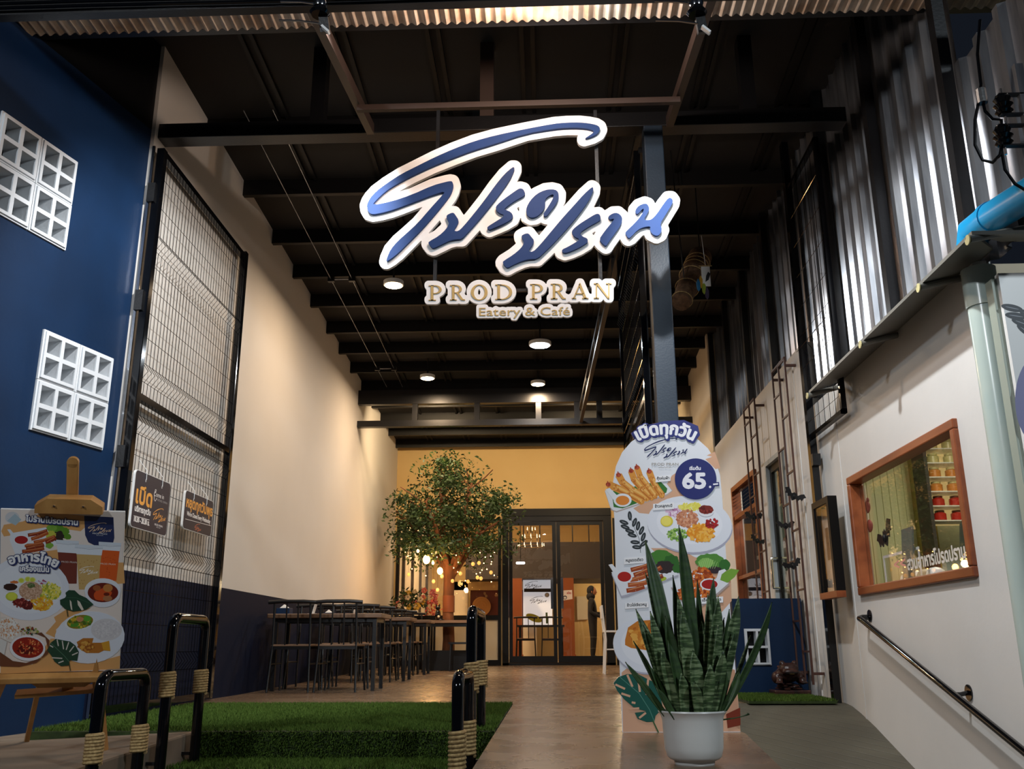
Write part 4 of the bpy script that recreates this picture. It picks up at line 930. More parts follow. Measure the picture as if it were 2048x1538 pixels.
# shrimp plate
P.pp(b1([(85, 1230), (900, 985), (1062, 1180), (985, 1250), (240, 1500), (160, 1463)]), (186, 172, 168)); P.up()
P.pp(b1([(70, 1180), (150, 1150), (900, 960), (960, 1060), (1050, 1180), (980, 1230), (240, 1480), (190, 1463), (150, 1420)]), (228, 230, 234), True)
P.up(); P.pp(b1([(170, 1190), (880, 1040), (985, 1150), (970, 1210), (330, 1440), (200, 1420)]), (58, 118, 52)); P.up()
for pts, wd_ in (([(120, 1090), (240, 1140), (430, 1230), (600, 1330)], 15), ([(270, 950), (330, 1060), (480, 1180), (680, 1290)], 14), ([(455, 890), (500, 1020), (620, 1160), (750, 1280)], 13), ([(540, 840), (590, 980), (700, 1120), (800, 1260)], 12), ([(720, 900), (760, 1010), (820, 1130), (900, 1240)], 13)):
    P.line([B1(*p) for p in pts], wd_, (220, 150, 66)); 
    for p in pts[1:]: x_, y_ = B1(*p); P.ell(x_, y_, wd_ / 2, wd_ / 2, (220, 150, 66), n=12)
    x_, y_ = B1(*pts[0]); P.ell(x_, y_, 5, 4.5, (172, 70, 44)); P.line([B1(*pts[0]), B1(pts[0][0] - 10, pts[0][1] - 50)], 2.2, (172, 70, 44))
    P.line([B1(p[0] + 14, p[1] - 12) for p in pts[1:]], wd_ * .3, (236, 184, 104)); P.line([B1(p[0] - 18, p[1] + 20) for p in pts[1:]], wd_ * .2, (190, 112, 42)); [P.scat(*B1(p[0], p[1]), 6, 6, 16, 1.3, [(240, 190, 110), (190, 110, 44), (206, 132, 56)]) for p in pts[1:]]; P.scat(*B1(*pts[0]), 4, 4, 8, 1.6, [(150, 50, 36), (196, 90, 60)]); P.up()
P.pp(b1([(80, 1160), (140, 1140), (260, 1260), (200, 1320)]), (232, 234, 238)); x_, y_ = B1(330, 1320); P.ell(x_, y_, 18, 13.5, (234, 236, 240)); P.up(); P.ell(x_, y_ + .5, 13.5, 9.5, (226, 138, 58)); P.up()
# mixed rice plate
x_, y_ = C1(850, 975); P.ell(x_ + 1, y_ + 4, 85.5, 56, (172, 172, 190), 6, 40); P.up(); P.ell(x_, y_, 85, 56, (226, 229, 238), 6, 40, cut=True); P.up(); P.ell(x_, y_ - 2, 66, 42, (234, 236, 244), 6, 40); P.up()
P.scat(*C1(720, 870), 18, 9, 50, 2.4, [(222, 190, 214), (240, 224, 236), (190, 130, 170)], 2); P.scat(*C1(860, 830), 22, 8, 60, 2.4, [(234, 226, 120), (226, 216, 90)], 2)
P.scat(*C1(830, 930), 21, 17, 220, 2.0, [(206, 140, 104), (224, 164, 130), (186, 116, 84)], 1.6); P.up()
P.scat(*C1(745, 1065), 20, 12, 130, 2.2, [(140, 180, 84), (166, 200, 104), (96, 142, 60)]); P.scat(*C1(945, 1050), 26, 17, 200, 2.4, [(236, 164, 52), (226, 142, 36), (244, 186, 84)], 2.2); P.scat(*C1(1040, 970), 13, 9, 60, 2.4, [(176, 34, 38), (140, 24, 30)]); P.up()
x_, y_ = C1(655, 950); P.ell(x_, y_, 12.5, 11, (224, 206, 66)); P.ell(x_ - 1, y_, 10, 9, (240, 226, 110)); x_, y_ = C1(990, 865); P.ell(x_, y_, 16, 11, (230, 230, 236)); P.ell(x_, y_ - 3, 15, 9, (128, 44, 36), wob=.08); P.scat(x_, y_ - 3, 11, 6, 20, 2.4, [(150, 56, 46), (100, 28, 26)]); P.up()
# pork plate (left) and fried chicken plate (right)
P.pp(d1([(160, 480), (720, 320), (1000, 450), (1110, 500), (385, 795), (300, 810)]), (178, 178, 192)); P.pp(d1([(990, 670), (1300, 450), (1815, 620), (1650, 770), (1345, 990), (1130, 850)]), (176, 160, 158)); P.up()
P.pp(d1([(160, 450), (720, 290), (1000, 420), (1100, 480), (380, 760), (300, 780)]), (228, 231, 238), True); P.up()
for x, y, rx, ry, c_ in ((860, 250, 170, 110, (72, 128, 52)), (1000, 300, 110, 90, (52, 104, 44)), (900, 380, 140, 90, (56, 46, 46)), (1080, 400, 70, 60, (54, 104, 44)), (800, 540, 120, 50, (170, 190, 60))): x_, y_ = D1(x, y); P.ell(x_, y_, rx / 7, ry / 7, c_, wob=.1)
P.up()
for x0, y0, x1, y1 in ((430, 420, 760, 320), (470, 490, 700, 400), (560, 520, 860, 380), (420, 560, 640, 500), (390, 630, 700, 580), (370, 710, 620, 650), (640, 560, 880, 500)):
    P.line([D1(x0, y0), D1((x0 + x1) / 2, (y0 + y1) / 2 + 12), D1(x1, y1)], 9, R.choice([(158, 70, 36), (178, 88, 46), (138, 54, 30)])); P.line([D1(x0 + 20, y0 - 8), D1(x1 - 20, y1 - 6)], 2, (212, 140, 92))
P.up(); x_, y_ = D1(340, 520); P.ell(x_, y_, 16, 12.5, (232, 234, 240)); P.pp(d1([(120, 345), (170, 335), (280, 460), (230, 520)]), (230, 234, 240), True); P.up(); P.ell(x_, y_ - 1, 13.5, 10, (178, 40, 34)); P.up()
P.pp(d1([(990, 640), (1300, 420), (1800, 600), (1640, 740), (1340, 960), (1130, 820)]), (228, 231, 238)); P.up()
for x, y, rx, ry, c_ in ((1540, 300, 200, 110, (84, 140, 60)), (1480, 320, 110, 70, (136, 186, 96)), (1740, 350, 80, 80, (54, 108, 46)), (1600, 420, 100, 50, (56, 44, 50))): x_, y_ = D1(x, y); P.ell(x_, y_, rx / 7, ry / 7, c_, wob=.08)
P.pp(d1([(1680, 560), (1700, 470), (1830, 400), (1945, 420), (1880, 520), (1780, 600)]), (120, 164, 60), True)
for i in range(9): P.line([D1(1360 + i * 30, 400), D1(1400 + i * 30, 250 + abs(i - 4) * 14)], .8, (170, 206, 130))
P.up(); P.scat(*D1(1420, 600), 26, 30, 260, 2.8, [(206, 104, 40), (178, 80, 30), (224, 130, 60), (150, 60, 24)], 1.3); P.scat(*D1(1200, 760), 20, 12, 90, 2.8, [(206, 104, 40), (178, 80, 30), (224, 130, 60)], 1.3); P.up()
x_, y_ = D1(1530, 620); P.ell(x_, y_, 19, 12, (234, 234, 240)); P.pp(d1([(1620, 560), (1660, 430), (1740, 405), (1765, 430), (1700, 480), (1660, 620)]), (232, 234, 240)); P.up(); P.ell(x_, y_, 16, 9.5, (170, 34, 34)); P.up()
# omelette plate
x_, y_ = 1292, 1290; P.ell(x_ + 1, y_ + 4, 66, 55, (178, 178, 194), 10, 40); P.up(); P.ell(x_, y_, 66, 55, (224, 228, 238), 10, 40, cut=True); P.up(); P.ell(x_ + 2, y_ - 1, 52, 42, (232, 235, 243), 10, 40); P.up()
P.pp([(1250, 1280), (1256, 1255), (1275, 1242), (1300, 1240), (1330, 1250), (1340, 1270), (1330, 1296), (1306, 1304), (1290, 1300), (1262, 1296), (1250, 1290)], (200, 122, 44)); P.scat(1292, 1272, 34, 22, 70, 4, [(216, 144, 58), (180, 100, 34), (230, 170, 80)], 1.6); P.up()
P.pp([(1310, 1252), (1345, 1262), (1345, 1284), (1300, 1280)], (228, 178, 70)); P.up()
# monstera leaf at the bottom
def m1(l): return [(1180 + x / 3.358, 1080 + y / 3.358) for x, y in l]
P.pp(m1([(380, 1150), (300, 1130), (230, 1070), (180, 1010), (158, 960), (190, 920), (250, 900), (330, 905), (420, 950), (470, 1040), (490, 1130), (440, 1180), (430, 1220), (380, 1222), (320, 1200), (300, 1160)]), (30, 88, 78), True)
P.line([(1180 + 420 / 3.358, 1080 + 1210 / 3.358), (1180 + 462 / 3.358, 1080 + 1298 / 3.358)], 2.6, (54, 96, 60)); P.up()
for l in (((250, 905), (285, 985)), ((320, 910), (335, 1020)), ((390, 935), (380, 1040)), ((170, 970), (235, 1000)), ((210, 1030), (270, 1050)), ((280, 1090), (305, 1095)), ((260, 1135), (330, 1130)), ((330, 1195), (375, 1160))):
    (x0, y0), (x1, y1) = l; P.line([(1180 + x0 / 3.358, 1080 + y0 / 3.358), (1180 + x1 / 3.358, 1080 + y1 / 3.358)], 4.2, SP)
P.line([(1180 + x / 3.358, 1080 + y / 3.358) for x, y in ((200, 920), (330, 1030), (400, 1140), (430, 1215))], 1.2, (86, 140, 126)); P.up()
P.pp([(1452, 1428), (1480, 1415), (1481, 1450), (1455, 1456)], (120, 50, 34)); P.up()
# name tags and lettering
def tagl(x0, y0, x1, y1, body, tilt=-3):
    P.pp([(x0, y0 + 2), (x1, y0 - 1), (x1, y1 - 1), (x0, y1 + 2)], (240, 240, 243)); P.up(); P.text(body, (x0 + x1) / 2, y1 - (y1 - y0) * .32, (y1 - y0) * .62, (30, 32, 40), bold=.25, width=(x1 - x0) * .82, tilt=tilt); P.up()
tagl(1311, 951, 1341, 963, 'กุ้งห่มผ้า'); tagl(1306, 1006, 1348, 1019, 'ข้าวคลุกกะปิ'); tagl(1248, 1114, 1290, 1127, 'หมูแดดเดียว'); tagl(1250, 1204, 1297, 1216, 'ข้าวไข่เจียวหมู'); tagl(1400, 1194, 1446, 1206, 'เอ็นไก่ทอด')
print_logo(P, 1330, 897, 88, (40, 48, 92)); P.up(); P.text('PROD PRAN', 1330, 931, 7.5, (150, 146, 138), width=53); P.text('Eatery & Café', 1330, 936, 3.4, (176, 172, 166), width=24); P.up()
P.ell(1391, 958, 41.5, 41, (42, 48, 110), n=48); P.up(); P.text('เริ่มต้น', 1390, 940, 9, (236, 236, 244), bold=.4, width=22); P.text('65', 1388, 976, 42, (238, 238, 246), bold=2.0, width=44)
P.ell(1420, 974, 2.4, 2.4, (238, 238, 246), n=12); P.line([(1425, 969), (1438, 968)], 7.5, (42, 48, 110)); P.line([(1426, 969), (1436, 968)], 3, (238, 238, 246)); P.up()
P.text('เปิดทุกวัน', 1331, 868, 33, (240, 241, 246), bold=1.5, outline=((52, 58, 122), 3.4, 2.6), width=112, arc=118)
P.build('print', st)
b = MB()
for pts in P.cut: b.prism(pts, (0, .016, 0))
b.build('board', M['white'], st)
b = MB(); b.hexa([(1331 and .45, YP + .016, 0), (.95, YP + .016, 0), (.95, YP + .4, 0), (.45, YP + .4, 0), (.45, YP + .016, .02), (.95, YP + .016, .02), (.95, YP + .4, .02), (.45, YP + .4, .02)]); b.build('foot', M['black'], st)
MB().bar((.7, YP + .38, .02), (.7, YP + .02, 1.2), .03, .03).build('prop', M['black'], st)
b = MB(); pts = [on(x, y, 'Y', YP) for x, y in arch]; zz = pts[11].z
lt = b.prism([on(x, y, 'Y', YP + .001) for x, y in ((1268, 878), (1262, 866), (1295, 850), (1330, 842), (1368, 840), (1396, 852), (1400, 870), (1390, 884))], (0, .014, 0)); b.build('heading_board', mat('heading_navy', (52, 58, 122), .4), st)

# ------------------------------------------------------------------ potted snake plant
pc = Vector((.572, 3.94, 0)); pp_ = thing('potted_snake_plant', 'tall banded snake plant in a white plastic pot in front of the menu standee', 'plant', pc)
MB().lathe([(.078, 0), (.08, .012), (.098, .02), (.108, .03), (.116, .06), (.119, .12), (.121, .165), (.127, .185), (.136, .196), (.134, .202), (.122, .2), (.117, .18), (.112, .17)], pc, 40).build('pot', M['pot'], pp_, True)
MB().lathe([(.001, .17), (.113, .172)], pc, 24).build('soil', M['soil'], pp_)
m = bpy.data.materials.new('snake_leaf'); m.use_nodes = True; nt = m.node_tree; bs = nt.nodes['Principled BSDF']; bs.inputs['Roughness'].default_value = .45
tc = nt.nodes.new('ShaderNodeTexCoord'); mp_ = nt.nodes.new('ShaderNodeMapping'); mp_.inputs['Scale'].default_value = (1.2, 1.2, 1); nt.links.new(tc.outputs['Object'], mp_.inputs[0])
nz = nt.nodes.new('ShaderNodeTexNoise'); nz.inputs['Scale'].default_value = 20; nz.inputs['Detail'].default_value = 3; mp2 = nt.nodes.new('ShaderNodeMapping'); mp2.inputs['Scale'].default_value = (.7, .7, 5); nt.links.new(tc.outputs['Object'], mp2.inputs[0]); nt.links.new(mp2.outputs[0], nz.inputs['Vector'])
rp = nt.nodes.new('ShaderNodeValToRGB'); e_ = rp.color_ramp.elements; e_[0].position = .40; e_[0].color = C(48, 66, 40); e_[1].position = .58; e_[1].color = C(116, 134, 96); k_ = e_.new(.5); k_.color = C(64, 88, 50)
nt.links.new(nz.outputs['Fac'], rp.inputs[0]); nt.links.new(rp.outputs[0], bs.inputs['Base Color']); M['snake'] = m
M['snake_dark'] = mat('snake_leaf_dark', (54, 80, 40), .45, noise=(22, (40, 62, 34), (1, 1, 3)))
def blade_leaf(x0, x1, y1, wpx, dY0, dY1, tw=0, bend=0, y0=1440, mt='snake', point=.12):
    """leaf from the soil to a tip given in photo pixels; depth offsets in metres"""
    a = on(x0, y0, 'Y', pc.y + dY0); a.z = max(a.z, .165); c = on(x1, y1, 'Y', pc.y + dY1); n = 12; b = MB(); wm = wpx / 440.
    side0 = Vector((math.cos(tw), math.sin(tw), 0)); mid = (a + c) / 2 + Vector((bend, 0, 0))
    for i in range(n + 1):
        t_ = i / n; p = a * (1 - t_) ** 2 + (a * .5 + c * .5 + Vector((bend * 2, 0, 0))) * 2 * t_ * (1 - t_) + c * t_ ** 2
        wv = wm * (.62 + .38 * math.sin(min(1, t_ / .55) * PI / 2)) * (1 if t_ < .72 else max(0.03, 1 - ((t_ - .72) / .28) ** 1.6)); g_ = tw + t_ * .5
        s_ = Vector((math.cos(g_), math.sin(g_), 0)) * wv / 2; nrm = Vector((-math.sin(g_), math.cos(g_), 0)) * wv * .22
        for q_ in (p - s_ - nrm, p - s_ * .45, p + nrm * .25, p + s_ * .45, p + s_ - nrm): b.v.append(tuple(q_))
        if i:
            k0 = (i - 1) * 5
            b.f += [(k0 + j, k0 + j + 1, k0 + 6 + j, k0 + 5 + j) for j in range(4)]
    o_ = b.build('leaf', M[mt], pp_, True); sd = o_.modifiers.new('solid', 'SOLIDIFY'); sd.thickness = .004; return o_
LV = [(1366, 1308, 1262, 20, .05, .06, -.3, 0, 'snake_dark'), (1390, 1372, 1255, 22, .05, .05, .5, 0, 'snake_dark'), (1408, 1448, 1235, 18, .06, .08, -.2, 0, 'snake_dark'), (1378, 1330, 1232, 20, -.03, -.03, -.4, 0, 'snake_dark'), (1430, 1470, 1262, 18, -.05, -.05, .4, 0, 'snake'), (1352, 1310, 1372, 16, -.1, -.12, .3, 0, 'snake_dark'), (1402, 1388, 1362, 18, -.11, -.13, -.3, 0, 'snake'), (1435, 1478, 1340, 14, -.06, -.06, -.5, .01, 'snake_dark'), (1400, 1357, 1050, 27, .0, -.02, .1, 0, 'snake_dark'), (1372, 1290, 1080, 26, -.02, .04, -.2, 0, 'snake_dark'), (1360, 1290, 1145, 24, .03, .05, .4, 0, 'snake'), (1350, 1271, 1218, 24, -.02, .02, .2, 0, 'snake'),
      (1345, 1266, 1282, 18, .02, .04, .6, 0, 'snake_dark'), (1338, 1250, 1324, 16, -.04, -.08, .1, .0, 'snake_dark'), (1345, 1300, 1222, 22, -.05, -.06, 0, 0, 'snake'), (1365, 1345, 1150, 20, .05, .06, .3, 0, 'snake_dark'),
      (1382, 1355, 1190, 26, -.06, -.06, .1, 0, 'snake'), (1392, 1362, 1222, 26, -.08, -.09, -.1, 0, 'snake'), (1396, 1394, 1160, 20, .04, .05, .4, 0, 'snake_dark'), (1405, 1427, 1155, 22, .03, .04, -.3, 0, 'snake_dark'),
      (1412, 1415, 1185, 22, -.02, 0, .2, 0, 'snake'), (1418, 1436, 1192, 24, -.05, -.05, -.1, 0, 'snake'), (1425, 1458, 1218, 22, .03, .05, .3, 0, 'snake_dark'), (1432, 1477, 1192, 24, -.03, -.03, -.1, 0, 'snake'),
      (1436, 1543, 1204, 18, 0, .0, .2, .02, 'snake_dark'), (1440, 1500, 1270, 14, .03, .05, .5, .0, 'snake'), (1400, 1385, 1300, 26, -.1, -.1, 0, 0, 'snake'), (1375, 1335, 1280, 22, -.09, -.1, .2, 0, 'snake_dark'),
      (1358, 1322, 1300, 20, -.08, -.1, -.2, 0, 'snake'), (1420, 1447, 1300, 22, -.09, -.1, .1, 0, 'snake'), (1410, 1421, 1330, 20, -.11, -.12, 0, 0, 'snake'), (1440, 1495, 1425, 11, -.02, -.03, .3, .03, 'snake_dark'),
      (1345, 1298, 1330, 16, -.06, -.08, .4, 0, 'snake_dark'), (1370, 1362, 1345, 20, -.1, -.11, .1, 0, 'snake'), (1428, 1452, 1340, 18, -.07, -.08, -.3, 0, 'snake_dark'), (1384, 1402, 1215, 24, .06, .07, 0, 0, 'snake'),
      (1362, 1318, 1190, 22, .06, .08, .2, 0, 'snake'), (1412, 1402, 1240, 24, .02, .02, -.2, 0, 'snake'), (1352, 1286, 1250, 22, -.04, -.03, .1, 0, 'snake'), (1424, 1437, 1250, 20, -.08, -.08, .3, 0, 'snake')]
for x0, x1, y1, wpx, d0, d1_, tw, bd, mt in LV: blade_leaf(x0, x1, y1, wpx, d0 * .8, d1_, tw, bd, mt=mt)
# ------------------------------------------------------------------ right wall: window with kitchen behind
def frame_x(b, y0, y1, z0, z1, x0, x1, wd):
    for a, c in (((x0, y0, z0), (x1, y1, z0 + wd)), ((x0, y0, z1 - wd), (x1, y1, z1)), ((x0, y0, z0 + wd), (x1, y0 + wd, z1 - wd)), ((x0, y1 - wd, z0 + wd), (x1, y1, z1 - wd))): b.box(a, c)
w1 = struct(bpy.data.objects.new('window_1', None)); COL.objects.link(w1); ORG['window_1'] = (0, 0, 0)
for nm, a, c in (('sill', (XR - .03, 5.3, .815), (XR + .08, 7.29, .875)), ('head', (XR - .03, 5.3, 1.665), (XR + .08, 7.29, 1.725)), ('jamb', (XR - .03, 5.3, .875), (XR + .08, 5.36, 1.665)), ('jamb', (XR - .03, 7.23, .875), (XR + .08, 7.29, 1.665))):
    MB().box(a, c).build(nm, M['brown_wood'], w1, bevel=.008)
MB().box((XR + .05, 5.36, .875), (XR + .056, 7.23, 1.665)).build('pane', M['glass'], w1)
P = Print((XR + .048, 0, 0), (0, 1, 0), (0, 0, 1)); P.U = Vector((0, -1, 0))
def rt(body, xa, ya, xb, yb, h, col, bold):
    u0, v0 = P.uv(xa, ya); u1, v1 = P.uv(xb, yb); v, f, wd = text_mesh(body); s_ = (u1 - u0) / wd
    for dx, dy in [(0, 0)] + [(bold * math.cos(i * PI / 4), bold * math.sin(i * PI / 4)) for i in range(8)]:
        b_ = len(P.v); z = P.z + P.k * 1e-6; P.k += 1
        P.v += [tuple(P.w(u0 + px * s_ + dx, (v0 + v1) / 2 + py * h + dy, z)) for px, py in v]; P.f += [tuple(i + b_ for i in g_) for g_ in f]; P.c += [C(*col)] * len(f)
rt('สวนอาหารโปรดปราน', 1816, 1138, 1932, 1117, .115, (206, 208, 204), .004)
rt('<<', 1790, 1141, 1812, 1137, .11, (214, 150, 140), .003)
P.build('vinyl_lettering', w1)
# kitchen room behind
struct(MB().box((XR + .1, 4.9, -.02), (5.2, 12.9, 0)).build('floor_kitchen', M['landing']))
struct(MB().box((XR + .1, 4.9, 2.48), (5.2, 8.2, 2.52)).build('ceiling_kitchen', M['cream']))
struct(MB().box((XR + .1, 8.2, 2.9), (5.2, 12.9, 2.95)).build('ceiling_kitchen_rear', M['cream']))
struct(MB().box((5.1, 4.9, 0), (5.2, 12.9, 3.0)).build('wall_kitchen', mat('kitchen_paint', (196, 182, 130), .7)))
struct(MB().box((XR + .1, 4.85, 0), (5.2, 4.9, 2.5)).build('wall_kitchen_front', M['cream']))
wk = struct(MB().box((XR + .1, 8.9, 0), (3.5, 8.96, 2.5)).build('wall_kitchen_partition', mat('ribbed_paint', (214, 216, 176), .6)))
for i in range(14): MB().box((XR + .12 + i * .07, 8.885, .1), (XR + .15 + i * .07, 8.9, 2.45)).build('rib', wk.data.materials[0], wk)
t = thing('kitchen_post', 'olive painted door post seen through the brown framed window', 'post', (3.55, 8.85, 0))
MB().box((3.5, 8.7, 0), (3.62, 8.95, 2.48)).build('post', mat('olive_paint', (150, 140, 70), .5), t)
t = thing('glass_door', 'pale blue edged glass door in the kitchen behind the window', 'door', (3.75, 8.8, 0))
MB().box((3.66, 8.8, .02), (3.9, 8.83, 2.3)).build('leaf', mat('pale_blue_panel', (190, 206, 212), .3), t); MB().box((3.9, 8.79, .02), (3.93, 8.84, 2.3)).build('stile', M['black'], t)
lamp('kitchen_light', 'AREA', (3.4, 7.2, 2.42), 26, (1.0, .93, .66), .5)
lamp('kitchen_light', 'AREA', (3.5, 10.6, 2.8), 60, (1.0, .93, .8), .5)
t = thing('ceiling_panel_lamp', 'flat ceiling lamp inside the kitchen', 'lamp', (3.4, 7.2, 2.46)); MB().box((3.15, 6.95, 2.455), (3.65, 7.45, 2.478)).build('body', M['white'], t)
# jar shelves
sh = thing('jar_shelf', 'lit open shelf full of preserve jars in the kitchen behind the window', 'shelf', (4.3, 8.35, 0))
def kp(x, y, Y=8.4): return on(x, y, 'Y', Y)
pA, pB = kp(1862, 925), kp(1940, 1040)
sx0, sx1, sz0, sz1 = pA.x - .05, pB.x + .75, pB.z, pA.z + .25
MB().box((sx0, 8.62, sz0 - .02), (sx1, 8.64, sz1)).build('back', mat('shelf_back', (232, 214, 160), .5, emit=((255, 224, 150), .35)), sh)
for side in (sx0 - .03, sx1): MB().box((side, 8.36, 0), (side + .03, 8.64, sz1 + .03)).build('side', M['dark_int'], sh)
nsh = 5; jars = []
for i in range(nsh + 1):
    z = sz0 + (sz1 - .12 - sz0) * i / nsh; MB().box((sx0, 8.38, z - .01), (sx1, 8.62, z)).build('shelf_board', M['white'], sh)
    if i <= nsh: jars.append(z)
jc = {'red': mat('jar_red', (176, 34, 30), .3), 'amber': mat('jar_amber', (206, 130, 60), .3), 'clear': mat('jar_straw', (206, 196, 140), .3)}
jk = 0
for zi, z in enumerate(jars):
    kind = ('red', 'red', 'amber', 'amber', 'clear', 'clear')[zi]
    for k in range(6):
        c_ = Vector((sx0 + .1 + k * .155, 8.48, z)); hh = (sz1 - sz0) / nsh * .62
        if c_.x > sx1 - .05: continue
        t = thing('preserve_jar', '%s preserve jar on the %s kitchen shelf board, %s from the post' % ({'red': 'red', 'amber': 'amber', 'clear': 'straw-coloured'}[kind], ('lowest', 'second', 'third', 'fourth', 'fifth', 'top')[zi], ('first', 'second', 'third', 'fourth', 'fifth', 'sixth')[k]), 'jar', c_, 'preserve jars on the kitchen shelf')
        jb_ = MB().lathe([(.045, 0), (.055, .01), (.055, hh * .7), (.04, hh * .82)], c_, 12).build('jar_body', jc[kind], t, True)
        MB().lathe([(.04, hh * .82), (.042, hh * .84), (.042, hh), (.001, hh)], c_, 12).build('lid', M['red_brown'] if kind == 'red' else M['cap'], jb_, True)
t = thing('kitchen_counter', 'dark counter below the jar shelf in the kitchen', 'counter', (4.3, 8.1, 0))
MB().box((3.45, 7.9, 0), (5.05, 8.33, .86)).build('body', M['dark_int'], t); MB().box((3.42, 7.87, .86), (5.08, 8.33, .9)).build('worktop', M['black'], t)
pk = kp(1878, 1063, 8.1); t = thing('pumpkin_lantern', 'small orange pumpkin lantern with black face on the kitchen counter', 'pumpkin', (pk.x, pk.y, .9)); PZ = .9
b = MB()
for i in range(8): a_ = 2 * PI * i / 8; b.ell((pk.x + .035 * math.cos(a_), pk.y + .035 * math.sin(a_), 0.950), (.04, .04, .05), 10, 6)
b.build('body', M['pumpkin'], t, True); MB().tube([(pk.x, pk.y, 0.995), (pk.x + .01, pk.y, 1.025)], .008, 6).build('stem', M['leaf'], t)
for dx in (-.025, .025): MB().prism([(pk.x + dx - .012, pk.y - .082, 0.955), (pk.x + dx + .012, pk.y - .082, 0.955), (pk.x + dx, pk.y - .082, 0.972)], (0, .03, 0)).build('eye', M['black'], t)
MB().prism([(pk.x + x, pk.y - .08, 0.94 + z) for x, z in ((-.035, 0), (-.015, -.012), (.015, -.012), (.035, 0), (.012, -.004), (-.012, -.004))], (0, .03, 0)).build('mouth', M['black'], t)
t = thing('food_display_box', 'clear plastic display box on the sill inside the brown framed window', 'box', (2.62, 6.9, .88))
MB().box((XR + .14, 6.45, .86), (XR + .42, 7.15, .87)).build('base', M['white'], t)
b = MB(); frame_x(b, 6.45, 7.15, .87, 1.1, XR + .14, XR + .145, .02); b.build('front_frame', M['white'], t); MB().box((XR + .142, 6.47, .88), (XR + .146, 7.13, 1.09)).build('panel', M['glass'], t)
for i in range(4): MB().ell((XR + .28, 6.56 + i * .16, .92), (.07, .06, .05), 10, 6).build('snack_pack', M['white'], t, True)
t = thing('tablet_stand', 'grey tablet card standing behind the window glass by the lettering', 'tablet', (2.5, 6.55, .88))
MB().bar((XR + .1, 6.58, .885), (XR + .13, 6.58, 1.24), .2, .012, (1, 0, 0)).build('tablet', mat('tablet_grey', (96, 104, 100), .3), t)
def bat(name, loc, span, label, ax='YZ', tilt=0):
    t = thing(name, label, 'decoration', loc); prof_ = [(0, .16), (.05, .2), (.08, .14), (.14, .1), (.24, .22), (.36, .3), (.5, .2), (.42, .12), (.40, -.02), (.3, .02), (.24, -.1), (.14, -.04), (.06, -.14), (0, -.2)]
    P_ = prof_ + [(-x, z) for x, z in reversed(prof_[1:-1])]; a = math.radians(tilt)
    pts = []
    for x, z in P_:
        x, z = x * span, z * span; x, z = x * math.cos(a) - z * math.sin(a), x * math.sin(a) + z * math.cos(a)
        pts.append(Vector(loc) + (Vector((0, x, z)) if ax == 'YZ' else Vector((x, 0, z))))
    off = (.008, 0, 0) if ax == 'YZ' else (0, .008, 0)
    mid = len(pts) // 2
    b = MB(); b.prism(pts, off); b.build('wings', M['black'], t); MB().ell(Vector(loc) + Vector(off) * -.5, (.018 if ax == 'YZ' else .05 * span, .06 * span, .1 * span), 10, 6).build('body', M['black'], t, True); return t
p = on(1770, 1076, 'X', XR + .10); bat('paper_bat', p, .33, 'black paper bat stuck inside the brown framed window', tilt=-22)
for x, y, lab in ((1734, 1014, 'maroon owl ornament hanging inside the brown framed window'), (1739, 1052, 'round maroon ornament hanging below the owl inside the brown framed window')):
    p = on(x, y, 'X', XR + .11); t = thing('hanging_ornament', lab, 'decoration', p); MB().ell(p, (.02, .055, .05), 14, 8).build('body', M['maroon'], t, True)
    if y < 1030:
        for d in (-.035, .035): MB().ell(p + Vector((0, d, .05)), (.012, .015, .02), 8, 5).build('ear', M['maroon'], t, True)
        MB().ell(p + Vector((-.02, 0, -.01)), (.006, .022, .02), 10, 6).build('belly', M['cream'], t, True)
    MB().tube([p + Vector((0, 0, .04)), (p.x, p.y, 1.66)], .002, 4).build('string', M['white'], t)
